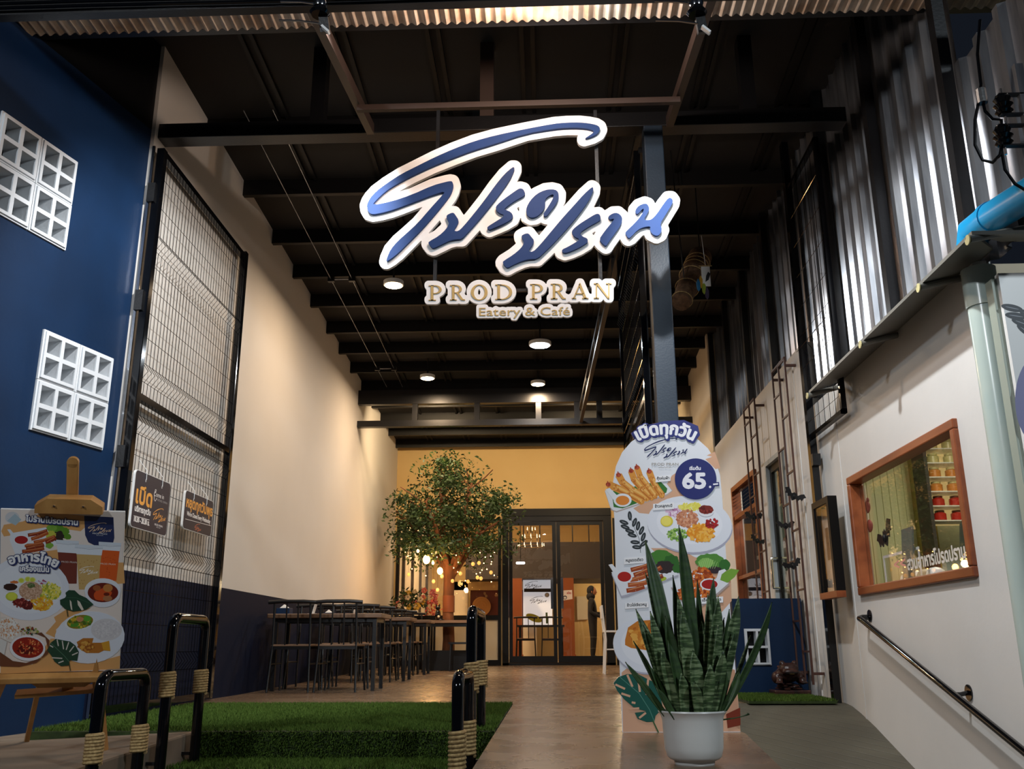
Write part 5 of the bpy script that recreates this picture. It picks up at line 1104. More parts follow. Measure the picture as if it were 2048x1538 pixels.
# person in the kitchen, only a shoulder shows past the window edge
def figure(name, label, joints, edges, rad, mt, root=0):
    me = bpy.data.meshes.new(name); bm = bmesh.new(); sk = bm.verts.layers.skin.verify(); vs = []
    for i, (j, r_) in enumerate(zip(joints, rad)):
        v_ = bm.verts.new(j); v_[sk].radius = (r_, r_) if not isinstance(r_, tuple) else r_; v_[sk].use_root = (i == root); vs.append(v_)
    for a, c in edges: bm.edges.new((vs[a], vs[c]))
    bm.to_mesh(me); bm.free(); me.materials.append(mt); o = bpy.data.objects.new(name, me); COL.objects.link(o)
    o.modifiers.new('skin', 'SKIN'); s_ = o.modifiers.new('sub', 'SUBSURF'); s_.levels = s_.render_levels = 2
    for p_ in me.polygons: p_.use_smooth = True
    return o
def person(label, base, H, rz, mt, hood=None, arm_fwd=(.28, .22)):
    t = thing('person', label, 'person', base); s = H / 1.6
    J = [(0, 0, .86), (0, .0, 1.05), (0, .01, 1.28), (0, .0, 1.36), (.1, 0, .82), (.1, -.01, .46), (.1, .02, .07), (.1, -.12, .03), (-.1, 0, .82), (-.1, -.01, .46), (-.1, .02, .07), (-.1, -.12, .03),
         (.17, .01, 1.28), (.22, .0, 1.02), (.2, -arm_fwd[0], .98), (-.17, .01, 1.28), (-.22, .02, 1.02), (-.18, -arm_fwd[1], .92)]
    Ed = [(0, 1), (1, 2), (2, 3), (0, 4), (4, 5), (5, 6), (6, 7), (0, 8), (8, 9), (9, 10), (10, 11), (2, 12), (12, 13), (13, 14), (2, 15), (15, 16), (16, 17)]
    Rd = [.13, .12, .12, .05, .095, .07, .045, .04, .095, .07, .045, .04, .065, .05, .035, .065, .05, .035]
    c_, s_ = math.cos(rz), math.sin(rz)
    def T(p): x, y, z = p; return ((x * c_ - y * s_) * s, (x * s_ + y * c_) * s, z * s)
    o = figure('body', '', [T(j) for j in J], Ed, [r * s for r in Rd], mt); o.parent = t
    Rm = Matrix.Rotation(rz, 3, 'Z')
    def prt(name, mb, m_): 
        ob = mb.build(name, m_, None, True); ob.parent = t; return ob
    hd = MB().ell(T((0, -.01, 1.49)), (.078 * s, .095 * s, .112 * s), 18, 12, Rm)
    hd.ell(T((0, -.105, 1.47)), (.012 * s, .016 * s, .02 * s), 8, 6, Rm); hd.tube([T((0, 0, 1.34)), T((0, 0, 1.42))], .045 * s, 10)
    for d in (-.078, .078): hd.ell(T((d, 0, 1.48)), (.012 * s, .02 * s, .03 * s), 8, 6, Rm)
    h_ = prt('head', hd, M['skin'])
    eb = MB()
    for d in (-.03, .03): eb.ell(T((d, -.098, 1.495)), (.012 * s, .006 * s, .006 * s), 8, 5, Rm)
    prt('eyes', eb, M['black']); prt('mouth', MB().ell(T((0, -.1, 1.425)), (.022 * s, .006 * s, .006 * s), 8, 5, Rm), M['maroon'])
    hr = MB().ell(T((0, .018, 1.505)), (.092 * s, .1 * s, .118 * s), 18, 12, Rm)
    if hood: hr.ell(T((0, .03, 1.38)), (.12 * s, .1 * s, .1 * s), 16, 10, Rm)
    prt('headscarf' if hood else 'hair', hr, M['cloth_black'])
    for sgn, j in ((1, J[14]), (-1, J[17])):
        hb = MB(); hx, hy, hz = j; hb.ell(T((hx - .01 * sgn, hy - .05, hz)), (.035 * s, .05 * s, .016 * s), 10, 6, Rm)
        for k in range(4): hb.tube([T((hx - .01 * sgn + (k - 1.5) * .019, hy - .09, hz)), T((hx - .01 * sgn + (k - 1.5) * .02, hy - .125 - (.012 if k in (1, 2) else 0), hz - .012)), T((hx - .01 * sgn + (k - 1.5) * .019, hy - .145 - (.012 if k in (1, 2) else 0), hz - .035))], [.0085 * s, .008 * s, .006 * s], 6)
        hb.tube([T((hx - .035 * sgn, hy - .04, hz)), T((hx - .06 * sgn, hy - .075, hz - .005)), T((hx - .062 * sgn, hy - .1, hz - .015))], [.011 * s, .0095 * s, .007 * s], 6); prt('hand', hb, M['skin'])
    return t
pk = on(1938, 1090, 'Y', 7.0)
person('person in a grey-green shirt standing in the kitchen behind the brown framed window', (pk.x + .12, 7.0, 0), 1.62, .6, M['cloth_grey'])

# second window, narrow glass door, trellises, notice case
w2 = struct(bpy.data.objects.new('window_2', None)); COL.objects.link(w2); ORG['window_2'] = (0, 0, 0)
for nm, a, c in (('sill', (XR - .03, 10.48, .9), (XR + .08, 11.84, .96)), ('head', (XR - .03, 10.48, 2.34), (XR + .08, 11.84, 2.4)), ('jamb', (XR - .03, 10.48, .96), (XR + .08, 10.54, 2.34)), ('jamb', (XR - .03, 11.78, .96), (XR + .08, 11.84, 2.34)), ('transom', (XR - .02, 10.54, 1.98), (XR + .06, 11.78, 2.03)), ('mid_rail', (XR - .02, 10.54, 1.24), (XR + .06, 11.78, 1.28))):
    MB().box(a, c).build(nm, M['brown_wood'], w2)
for i in range(7): MB().hexa([(XR, 10.54, 2.04 + i * .042), (XR, 11.78, 2.04 + i * .042), (XR + .004, 11.78, 2.045 + i * .042), (XR + .004, 10.54, 2.045 + i * .042), (XR + .04, 10.54, 2.07 + i * .042), (XR + .04, 11.78, 2.07 + i * .042), (XR + .044, 11.78, 2.075 + i * .042), (XR + .044, 10.54, 2.075 + i * .042)]).build('louvre_slat', M['dark_int'], w2)
MB().box((XR + .03, 10.54, .96), (XR + .036, 11.78, 1.98)).build('pane', M['glass'], w2)
t = thing('display_shelf', 'white shelf with bags and bowls behind the louvred window', 'shelf', (2.8, 11.1, 0))
MB().box((XR + .25, 10.4, 1.5), (XR + .6, 11.9, 1.54)).build('shelf_board', M['white'], t); MB().box((XR + .25, 10.4, 1.0), (XR + .6, 11.9, 1.03)).build('shelf_board', M['white'], t); MB().box((XR + .6, 10.3, 0), (XR + .63, 11.95, 2.2)).build('back', mat('teal_curtain', (128, 164, 150), .8), t)
for i, y in enumerate((10.7, 10.95, 11.2, 11.5)):
    t = thing('food_bag', 'white food bag with red print, number %s along the shelf from the glass door' % ('one', 'two', 'three', 'four')[i], 'bag', (XR + .42, y, 1.03), 'bags behind the louvred window')
    MB().hexa([(XR + .34, y - .09, 1.03), (XR + .5, y - .09, 1.03), (XR + .5, y + .09, 1.03), (XR + .34, y + .09, 1.03), (XR + .39, y - .07, 1.3), (XR + .45, y - .07, 1.3), (XR + .45, y + .07, 1.3), (XR + .39, y + .07, 1.3)]).build('bag', M['white'], t, bevel=.02); MB().box((XR + .343, y - .03, 1.1), (XR + .36, y + .03, 1.16)).build('print', jc['red'], t)
    t = thing('steel_bowl', 'steel bowl number %s along the upper shelf from the glass door' % ('one', 'two', 'three', 'four')[i], 'bowl', (XR + .42, y, 1.54), 'bowls behind the louvred window'); MB().lathe([(.05, 0), (.1, .05), (.12, .1), (.112, .1), (.09, .05), (.04, .012)], (XR + .42, y, 1.54), 16).build('bowl', M['chrome'], t, True)
d2 = struct(bpy.data.objects.new('door_2', None)); COL.objects.link(d2); ORG['door_2'] = (0, 0, 0)
for a, c, nm in (((XR - .02, 9.22, 0), (XR + .1, 9.27, 2.37), 'jamb'), ((XR - .02, 9.93, 0), (XR + .1, 9.98, 2.37), 'jamb'), ((XR - .02, 9.27, 2.32), (XR + .1, 9.93, 2.37), 'head')): MB().box(a, c).build(nm, mat('pale_frame', (170, 180, 184), .4), d2)
for a, c, nm in (((XR + .02, 9.27, .02), (XR + .06, 9.34, 2.32), 'stile'), ((XR + .02, 9.86, .02), (XR + .06, 9.93, 2.32), 'stile'), ((XR + .02, 9.34, 2.24), (XR + .06, 9.86, 2.32), 'top_rail'), ((XR + .02, 9.34, .02), (XR + .06, 9.86, .12), 'bottom_rail')): MB().box(a, c).build(nm, M['dark_frame'], d2)
MB().box((XR + .036, 9.34, .12), (XR + .042, 9.86, 2.24)).build('pane', M['glass'], d2)
pa, pb = on(1557, 1110, 'X', XR - .05), on(1563, 1172, 'X', XR - .05); y_ = 9.88
for sgn in (-1, 1):
    x = XR + .04 + sgn * .09; MB().tube([(XR + .04, y_, pb.z), (x, y_, pb.z), (x, y_, pb.z + .03), (x, y_, pa.z - .03), (x, y_, pa.z), (XR + .04, y_, pa.z)], .012, 8).build('pull_handle', M['chrome'], d2, True)
def trellis(label, ya, yb, z0, z1, rung):
    t = thing('wall_trellis', label, 'trellis', (XR - .1, (ya + yb) / 2, z0)); x = XR - .1; mt = M['trellis']
    for y in (ya, (ya + yb) / 2, yb): MB().box((x - .008, y - .01, z0), (x + .008, y + .01, z1)).build('upright', mt, t)
    k = 0; z = z0
    while z < z1:
        h = (ya, (ya + yb) / 2) if k % 2 else ((ya + yb) / 2, yb)
        MB().box((x - .008, h[0], z), (x + .008, h[1], z + .016)).build('rung', mt, t); z += rung; k += 1
    MB().box((x - .01, ya, z1 - .016), (x + .01, yb, z1)).build('top_bar', mt, t)
    for y in (ya, yb): MB().box((x, y - .012, z1 - .1), (XR + .002, y + .012, z1 - .076)).build('bracket', mt, t); MB().box((x, y - .012, z0 + .08), (XR + .002, y + .012, z0 + .104)).build('bracket', mt, t)
M['trellis'] = mat('trellis_brown_steel', (74, 46, 38), .5)
trellis('narrow rusty steel wall trellis in front of the louvred window', 9.86, 10.42, .78, 3.08, .21)
trellis('taller rusty steel wall trellis beside the narrow glass door', 8.5, 9.0, .12, 3.12, .27)
for x, y, sp, lab in ((1508, 1036, .42, 'black paper bat on the louvred window trellis, upper one'), (1515, 1083, .36, 'black paper bat on the louvred window trellis, lower one'), (1588, 994, .42, 'black paper bat perched high on the taller trellis'), (1572, 1053, .36, 'black paper bat on the middle of the taller trellis'), (1586, 1132, .38, 'black paper bat low on the taller trellis')):
    p = on(x, y, 'X', XR - .125); p.x -= .01; p.y -= .03; bat('paper_bat', p, sp * .5, lab, 'XZ', R.uniform(-30, 30))
nc = thing('notice_case', 'black framed glass notice case on the right wall between trellis and window', 'display case', (2.28, 7.6, .81))
ya, yb, za, zb = 7.37, 7.83, .81, 1.6; xq = 2.235; XC = 2.308
for nm, a, c in (('frame_bottom', (xq, ya, za), (XC, yb, za + .05)), ('frame_top', (xq, ya, zb - .05), (XC, yb, zb)), ('frame_side', (xq, ya, za + .05), (XC, ya + .05, zb - .05)), ('frame_side', (xq, yb - .05, za + .05), (XC, yb, zb - .05))): MB().box(a, c).build(nm, M['brown_wood'] if nm == 'frame_bottom' else M['dark_frame'], nc)
MB().box((XC - .012, ya + .05, za + .05), (XC, yb - .05, zb - .05)).build('back', mat('notice_paper', (214, 206, 190), .7, noise=(9, (170, 160, 146))), nc)
MB().box((xq + .01, ya + .05, za + .05), (xq + .015, yb - .05, zb - .05)).build('pane', M['glass'], nc)
P = Print((XC - .013, 0, 0), (0, 1, 0), (0, 0, 1)); P.U = Vector((0, -1, 0))
P.poly([(-yb + .09, 1.46), (-ya - .09, 1.46), (-ya - .09, 1.53), (-yb + .09, 1.53)], (196, 160, 120)); P.poly([(-yb + .12, 1.12), (-yb + .2, 1.12), (-yb + .2, 1.38), (-yb + .12, 1.38)], (90, 84, 80)); P.poly([(-yb + .24, 1.0), (-ya - .1, 1.0), (-ya - .1, 1.36), (-yb + .24, 1.36)], (182, 150, 118)); P.build('reflection_patches', nc)  # made-up patches in place of the building reflected in the case glass
# low navy partition with a white vent block, toad statue, grass mats
lp = thing('low_partition', 'low navy painted partition with a white vent block window', 'partition', (2.06, 9.05, 0))
b0, b1_ = on(1503, 1257, 'Y', 9.0), on(1543, 1330, 'Y', 9.0); vx0, vx1, vz0, vz1 = on(1490, 1300, 'Y', 9.0).x, b1_.x, on(1520, 1331, 'Y', 9.0).z, b0.z
holed(MB(), (1.74, 9.0, 0), (1, 0, 0), (0, 1, 0), XR - .012 - 1.74, 0, .88, [(vx0, vx1, vz0, vz1)] and [(vx0 - 1.74, vx1 - 1.74, vz0, vz1)], .1).build('panel', M['navy'], lp)
b = MB(); vent_block(b, (vx0 + .002, 9.0, vz0 + .002), Vector((1, 0, 0)), Vector((0, 1, 0)), vx1 - vx0 - .004, vz1 - vz0 - .004, .1); b.build('vent_block', M['block_white'], lp)
MB().box((vx0 - .02, 9.1, vz0 - .02), (vx1 + .02, 9.12, vz1 + .02)).build('back_board', M['dark_frame'], lp)
g = MB(); g.box((1.6, 7.85, .001), (2.3, 8.98, .02)); o = g.build('grass_mat', M['turf']); tag(o, 'small artificial grass mat under the toad statue by the right wall', 'mat')
o2 = blades('turf_pile', [(1.6, 2.3, 7.85, 8.98, .02)], '', 14000); o2.parent = o; del o2['label']; del o2['category']
tc_ = on(1580, 1392, 'Z', .02); tc_.y = 8.78; tc_.x = 2.16
td = thing('toad_statue', 'dark bronze lucky toad statue on a tiered base of coins', 'statue', (tc_.x, tc_.y, .022))
X, Y, Z = tc_.x, tc_.y, .022
MB().box((X - .16, Y - .12, Z), (X + .16, Y + .12, Z + .045)).build('plinth', M['bronze'], td, bevel=.008)
b = MB()
for i in range(26):
    a = R.uniform(0, 2 * PI); q_ = math.sqrt(R.random()); b.ell((X + .13 * q_ * math.cos(a), Y + .1 * q_ * math.sin(a), Z + .055 + .045 * (1 - q_) + R.uniform(0, .012)), (.032, .032, .009), 10, 5, Matrix.Rotation(R.uniform(-.4, .4), 3, 'X'))
b.build('coin_heap', M['bronze'], td, True)
b = MB(); b.ell((X, Y + .02, Z + .18), (.115, .1, .075)); b.ell((X, Y - .03, Z + .225), (.09, .07, .055)); b.ell((X, Y - .08, Z + .2), (.075, .04, .03))
for d in (-1, 1):
    b.ell((X + d * .055, Y - .02, Z + .272), (.026, .026, .028)); b.ell((X + d * .105, Y + .02, Z + .15), (.045, .06, .055)); b.ell((X + d * .1, Y - .07, Z + .125), (.03, .04, .035)); b.ell((X + d * .11, Y - .1, Z + .11), (.035, .03, .012))
for i in range(14): a = R.uniform(0, 2 * PI); b.ell((X + .08 * math.cos(a), Y + .03 + .06 * math.sin(a), Z + .235 + R.uniform(-.02, .015)), (.014, .014, .012), 8, 5)
o = b.build('toad', M['bronze'], td, True); rm = o.modifiers.new('remesh', 'REMESH'); rm.mode = 'VOXEL'; rm.voxel_size = .007; rm.use_smooth_shade = True
MB().tube([(X - .055, Y - .113, Z + .195), (X, Y - .125, Z + .188), (X + .055, Y - .113, Z + .195)], .006, 6).build('mouth_line', M['black'], td, True)
MB().lathe([(.001, 0), (.022, 0), (.022, .006), (.001, .006)], (X, Y - .135, Z + .182), 12).build('coin', mat('old_brass', (120, 96, 50), .35, .8), td)

# handrail on the right wall
hr = thing('wall_handrail', 'black tubular handrail sloping down the right wall beside the ramp', 'handrail', (XR - .08, 6.2, .4))
h0, h1 = on(1720, 1237, 'X', XR - .09), on(2044, 1500, 'X', XR - .09); dirn = (h1 - h0).normalized(); h1 = h0 + dirn * 2.45
MB().tube([(XR - .0, h0.y + .04, h0.z + .01), (XR - .06, h0.y + .035, h0.z + .008), h0 + Vector((0, .01, 0)), h0 + dirn * .06, h1], .021, 12).build('tube', M['gloss_black'], hr, True)
for k in (0, 1.56):
    p = h0 + dirn * k; yy = p.y + (.04 if k == 0 else 0); zz = p.z + (.01 if k == 0 else 0)
    MB().tube([(XR - .008, yy, zz + .01), (XR + .001, yy, zz + .01)], .045, 16).build('flange', M['gloss_black'], hr)
    if k: MB().tube([(XR - .005, yy, zz + .01), (XR - .05, yy, zz), (XR - .09, p.y, p.z)], .013, 8).build('bracket', M['gloss_black'], hr)

# awning on the right wall
aw = thing('wall_awning', 'narrow grey awning panel on tube brackets above the right wall window', 'awning', (2.25, 5.7, 2.45))
b = MB(); b.hexa([(2.12, 4.24, 2.40), (XR + .06, 4.72, 2.53), (XR + .06, 7.2, 2.53), (2.12, 7.2, 2.40), (2.12, 4.24, 2.42), (XR + .06, 4.72, 2.55), (XR + .06, 7.2, 2.55), (2.12, 7.2, 2.42)]); b.build('panel', M['awning'], aw)
for y in (7.17, 5.87, 4.87, 4.24):
    MB().tube([(2.10, y, 2.375), (XR + .06, y + .16, 2.50)], .02, 12).build('bracket_tube', M['awning'], aw); MB().tube([(2.098, y, 2.372), (2.092, y, 2.372)], .026, 14).build('end_cap', M['cap'], aw)
b = MB(); b.hexa([(2.12, 4.24, 2.40), (3.4, 4.24, 2.40), (3.4, 4.58, 2.51), (XR + .04, 4.58, 2.51), (2.12, 4.24, 2.42), (3.4, 4.24, 2.42), (3.4, 4.58, 2.53), (XR + .04, 4.58, 2.53)]); b.build('return_panel', M['awning'], aw)
# pipes
dp = thing('drain_pipe', 'fat grey-green plastic drain pipe standing at the end of the right wall', 'pipe', (2.372, 4.74, -.95))
MB().tube([(2.372, 4.74, -.95), (2.372, 4.74, 2.40)], .08, 28).build('pipe', M['pipe'], dp, True); MB().tube([(2.372, 4.74, 2.2), (2.372, 4.74, 2.42)], .088, 28).build('collar', M['pipe'], dp, True)
bp_ = thing('blue_pipe', 'bright blue plastic pipe angled above the awning corner', 'pipe', (2.5, 4.5, 2.55))
e0 = on(1946, 462, 'X', 2.33); e1_ = on(1978, 438, 'X', 2.34); e2_ = on(2085, 372, 'X', 2.36)
MB().tube([e0 + Vector((0, .03, -.07)), e0, e1_, e2_, e2_ + (e2_ - e1_) * 1.2], .08, 24).build('pipe', M['bluepipe'], bp_, True)
MB().tube([e1_.lerp(e2_, .0), e1_.lerp(e2_, .08)], .086, 24).build('coupling', M['bluepipe'], bp_, True)
# white board with sprig, right of the pipe
sb = thing('side_board', 'white board with a dark leaf sprig and lilac disc right of the drain pipe', 'sign', (2.9, 4.5, -.95))
bx_ = on(2008, 620, 'Y', 4.5).x; MB().box((bx_, 4.5, -.95), (3.4, 4.54, 2.3)).build('board', M['white'], sb); MB().box((bx_ - .025, 4.53, -.95), (bx_ + .02, 4.6, 2.28)).build('post', mat('grey_green_post', (150, 160, 148), .5), sb)
P = Print((0, 4.5, 0), (1, 0, 0), (0, 0, 1))
for x, y, a in ((2024, 616, 12), (2032, 632, 8), (2044, 646, 20), (2052, 662, 35), (2060, 628, 15)): P.ell(x, y, 22, 7, (50, 56, 64), a); P.ell(x, y, 14, .8, (150, 156, 164), a)
P.line([(2040, 618), (2060, 650), (2075, 700)], 2, (60, 66, 72)); P.ell(2082, 800, 52, 92, (128, 128, 168), n=40); P.build('print', sb, M['print_matt'])
struct(MB().box((3.06, 3.9, 2.5), (3.2, 4.6, 6)).build('wall_right_pillar', M['navy']))
# cables and insulators, top right
rk = thing('insulator_rack', 'steel rack with two black spool insulators and hanging cables above the blue pipe', 'electrical', (2.36, 4.1, 3.0))
pr0, pr1 = on(2034, 130, 'X', 2.36), on(2050, 370, 'X', 2.36); RY = pr0.y
MB().bar((2.36, RY, pr0.z), (2.36, RY, pr1.z - .06), .04, .03).build('rack', M['galv'], rk)
for y in (210, 272):
    p = on(2006, y, 'Y', RY); MB().lathe([(.03, -.05), (.042, -.04), (.03, -.02), (.046, -.005), (.03, .01), (.042, .03), (.03, .045), (.03, .05)], p, 16).build('spool', M['gloss_black'], rk, True)
    for dz in (-.055, .055): MB().bar(p + Vector((-.02, 0, dz)), (2.36, RY, p.z + dz), .03, .008).build('arm', M['black'], rk)
    MB().tube([p + Vector((0, 0, -.1)), p + Vector((0, 0, .09))], .007, 6).build('bolt', M['chrome'], rk)
def cable(pts): MB().tube([on(x, y, 'Y', RY - .02) for x, y in pts], .008, 6).build('cable', M['gloss_black'], rk, True)
cable([(1960, 40), (1955, 110), (1962, 170), (1958, 200), (1950, 240), (1950, 290), (1965, 320), (1985, 325), (2000, 310), (2004, 290)])
cable([(1966, 205), (1970, 222), (1985, 238), (2003, 240), (2004, 270), (2003, 300), (2010, 340), (2030, 368), (2050, 380)])
p = on(1963, 192, 'Y', RY - .03); MB().tube([p + Vector((0, 0, .035)), p - Vector((0, 0, .04))], .024, 10).build('connector', M['black'], rk)

# bundled mat hanging behind the column
dv = thing('rolled_reed_mat', 'rolled brown reed mat tied with rope hanging under the ceiling', 'mat roll', (1.4, 8.0, 3.5))
c0, c1_ = on(1362, 605, 'Y', 8.0), on(1400, 515, 'Y', 8.7); dd = (c1_ - c0).normalized()
MB().tube([c0, c0.lerp(c1_, .5), c1_], [.085, .11, .12], 20).build('roll', mat('reed', (112, 82, 56), .9, noise=(30, (80, 56, 36)), bump=(60, .4)), dv, True)
for k in (.05, .3, .55, .7, .78, .86):
    p = c0.lerp(c1_, k); a_ = dd.cross(Vector((0, 0, 1))).normalized(); b_ = dd.cross(a_); r_ = .09 + .03 * min(1, k * 2) + .004
    MB().tube([p + a_ * r_ * math.cos(2 * PI * i / 20) + b_ * r_ * math.sin(2 * PI * i / 20) + dd * .02 * math.sin(2 * PI * i / 20) for i in range(21)], .005, 5).build('tie_rope', M['rope'], dv, True)
MB().tube([c1_, (c1_.x, c1_.y, cz(c1_.y))], .006, 6).build('hanger', M['black'], dv); MB().tube([c0.lerp(c1_, .2) + Vector((0, 0, .08)), (c0.x, c0.y + .1, cz(8))], .006, 6).build('hanger', M['black'], dv)
tg = thing('cloth_charm', 'small white cloth charm with dark figure and coloured tassels under the reed roll', 'decoration', on(1410, 560, 'Y', 7.85))
q0, q1_ = on(1402, 532, 'Y', 7.85), on(1422, 572, 'Y', 7.85)
MB().box((q0.x, 7.85, q1_.z), (q1_.x, 7.858, q0.z)).build('cloth', M['white'], tg); MB().tube([(q0.x - .02, 7.85, q0.z), (q1_.x + .02, 7.85, q0.z)], .006, 6).build('rod', M['rope'], tg); MB().tube([(q0.x + .04, 7.85, q0.z), (q0.x + .04, 7.95, q0.z + .35)], .003, 5).build('string', M['white'], tg)
MB().prism([(q0.x + x, 7.849, q1_.z + z) for x, z in ((.03, .04), (.06, .06), (.08, .12), (.06, .14), (.04, .1))], (0, -.002, 0)).build('figure_patch', M['black'], tg)
for x, y, cc in ((1397, 572, (30, 110, 160)), (1402, 566, (196, 150, 40)), (1408, 578, (150, 170, 50)), (1414, 588, (70, 60, 90))):
    p = on(x, y, 'Y', 7.86); MB().lathe([(.004, .07), (.02, .03), (.016, -.03), (.004, -.05)], p, 8).build('tassel', mat('tassel', cc, .8), tg, True)
# ------------------------------------------------------------------ chairs and tables along the left wall
def make_chair(wood=True):
    t = thing('spindle_chair', '', 'chair'); mt = M['black']
    st_ = MB().box((-.21, -.21, .455), (.21, .2, .475)).build('seat', M['seat_wood'], t, bevel=.008)
    for sx in (-1, 1):
        MB().tube([(sx * .215, -.25, 0), (sx * .195, -.2, .47), (sx * .19, -.235, .9)], .012, 8).build('leg', mt, t, True)   # rear leg runs up into the back
        MB().tube([(sx * .215, .23, 0), (sx * .195, .185, .46)], .012, 8).build('leg', mt, t, True)
        MB().tube([(sx * .065, -.205, .47), (sx * .06, -.235, .9)], .008, 6).build('spindle', mt, t, True)
        MB().tube([(sx * .207, -.222, .28), (sx * .205, .2, .28)], .008, 6).build('stretcher', mt, t, True)
    MB().tube([(-.255, -.235, .902), (-.12, -.25, .91), (.12, -.25, .91), (.255, -.235, .902)], .02, 10).build('top_rail', mt, t, True)
    MB().box((-.19, -.215, .425), (.19, -.195, .455)).build('seat_rail', mt, st_)
    MB().box((-.2, .17, .425), (.2, .19, .455)).build('seat_rail', mt, st_)
    return t
proto = make_chair()
KIDS = {}
def kids_of(o):
    if o.name not in KIDS: KIDS[o.name] = [c for c in bpy.data.objects if c.parent == o]
    return KIDS[o.name]
first = True
def place_chair(x, y, rz, label, group='chairs at the wall tables'):
    global first
    c = proto if first else copy_tree(proto, None, kids_of); first = False
    c.location = (x, y, fz(y)); c.rotation_euler = (0, 0, rz); c['label'] = label; c['group'] = group; return c
kids_of(proto)
ordn = ('first', 'second', 'third')
for i, ty in enumerate((10.33, 12.45, 14.45)):
    z = fz(ty); tb = thing('dining_table', 'wood-topped black steel dining table against the cream wall, %s from the mesh gate' % ordn[i], 'table', (-2.4, ty, z), 'wall tables')
    MB().box((-3.02, ty - .3, z + .745), (-1.78, ty + .3, z + .79)).build('table_top', M['table_wood'], tb, bevel=.006)
    for sx in (-2.93, -1.86):
        for sy in (-.24, .24):
            MB().box((sx - .02, ty + sy - .02, z), (sx + .02, ty + sy + .02, z + .745)).build('leg', M['black'], tb)
        MB().box((sx - .015, ty - .24, z + .7), (sx + .015, ty + .24, z + .745)).build('side_rail', M['black'], tb)
    for sy in (-.24, .24): MB().box((-2.93, ty + sy - .015, z + .7), (-1.86, ty + sy + .015, z + .745)).build('long_rail', M['black'], tb)
    for j, x in enumerate((-2.69, -2.2)):
        where = 'by the wall' if j == 0 else 'at the aisle end'
        place_chair(x, ty - .28, R.uniform(-.04, .04), 'black spindle-back chair, street side %s of the %s wall table' % (where, ordn[i]))
        place_chair(x - .02, ty + .40, PI + R.uniform(-.05, .05), 'black spindle-back chair, doors side %s of the %s wall table' % (where, ordn[i]))
    t = thing('condiment_box', 'navy napkin box on the %s wall table from the mesh gate' % ordn[i], 'box', (-2.9, ty, z + .79))
    MB().box((-2.99, ty - .08, z + .79), (-2.84, ty + .06, z + .86)).build('box', M['navy'], t, bevel=.006); MB().prism([(-2.86, ty - .05, z + .86), (-2.96, ty - .05, z + .86), (-2.92, ty - .02, z + .9)], (0, .04, 0)).build('napkin', M['white'], t)
    t = thing('menu_stand', 'small clear menu stand on the %s wall table from the mesh gate' % ordn[i], 'menu stand', (-2.6, ty, z + .79)); MB().bar((-2.6, ty, z + .79), (-2.57, ty, z + .9), .1, .006, (1, 0, 0)).build('card', M['white'], t); MB().box((-2.65, ty - .05, z + .79), (-2.55, ty + .05, z + .8)).build('foot', M['white'], t)
# ------------------------------------------------------------------ tree growing through a table
TX, TY = -1.72, 16.2; TZ = fz(TY)
rnd = random.Random(11)
tr = thing('indoor_tree', 'leafy fig tree with string lights growing through the table by the shopfront', 'tree', (TX, TY, TZ))
MB().tube([(TX, TY, TZ), (TX + .01, TY, TZ + .5), (TX - .01, TY, TZ + 1.0), (TX, TY, TZ + 1.45), (TX + .02, TY, TZ + 1.75)], [.12, .1, .095, .095, .11], 14).build('trunk', M['bark'], tr, True)
MB().lathe([(.105, 0), (.105, .28)], (TX, TY, TZ + .95), 16, False).build('trunk_wrap', M['screen_brown'], tr, True)
def tpx(x, y, d=0): return on(x, y, 'Y', TY + d)
tips = []
def limb(p, q_, r0, r1):
    p, q_ = Vector(p), Vector(q_); m_ = (p + q_) / 2 + Vector((rnd.uniform(-.08, .08), rnd.uniform(-.08, .08), rnd.uniform(.0, .1)))
    MB().tube([p, m_, q_], [r0, (r0 + r1) / 2, r1], 8).build('branch', M['bark'], tr, True); return q_
crotch = Vector((TX + .01, TY, TZ + 1.65))
for x, y, d in ((815, 1045, .1), (850, 1000, -.3), (880, 935, .1), (945, 960, -.2), (1000, 1005, .2), (960, 1060, -.5), (850, 1060, .5), (900, 1000, .5)):
    k = limb(crotch + Vector((0, 0, rnd.uniform(-.2, .1))), tpx(x, y, d), .06, .022)
    for j in range(4):
        e = k + Vector((rnd.uniform(-.4, .4), rnd.uniform(-.4, .4), rnd.uniform(-.05, .22))); limb(k.lerp(crotch, rnd.uniform(0, .4)), e, .02, .008); tips.append(e)
lobes = [(900, 960, 62, 45), (830, 1030, 48, 45), (985, 1015, 48, 42), (905, 1030, 82, 58), (850, 1095, 60, 35), (965, 1085, 60, 38), (890, 925, 28, 16), (815, 1075, 34, 34), (1010, 1000, 26, 18), (900, 1090, 70, 34), (800, 1000, 20, 16)]
N = 12500; vs, fs = [], []
wts = [l[2] * l[3] for l in lobes]
for i in range(N):
    lx, ly, rx, ry = rnd.choices(lobes, wts)[0]; g_ = rnd.uniform(0, 2 * PI); q_ = min(1.35, abs(rnd.gauss(0, .62)))
    d = rnd.uniform(-1, 1) * math.sqrt(max(.1, 1 - q_ * q_ * .8)) * min(.95, rx / 60.)
    c_ = tpx(lx + rx * q_ * math.cos(g_), ly + ry * q_ * math.sin(g_), d)
    ax = Vector((rnd.gauss(0, 1), rnd.gauss(0, 1), rnd.gauss(-.4, .6))).normalized(); sd = ax.cross(Vector((rnd.gauss(0, 1), rnd.gauss(0, 1), rnd.gauss(0, 1)))).normalized(); L = rnd.uniform(.06, .1); b_ = len(vs)
    vs += [tuple(c_ - ax * L / 2), tuple(c_ + sd * L * .22), tuple(c_ + ax * L / 2), tuple(c_ - sd * L * .22)]; fs.append((b_, b_ + 1, b_ + 2, b_ + 3))
b = MB(); b.v, b.f = vs, fs; stuff(b.build('foliage', M['leaf'], tr))
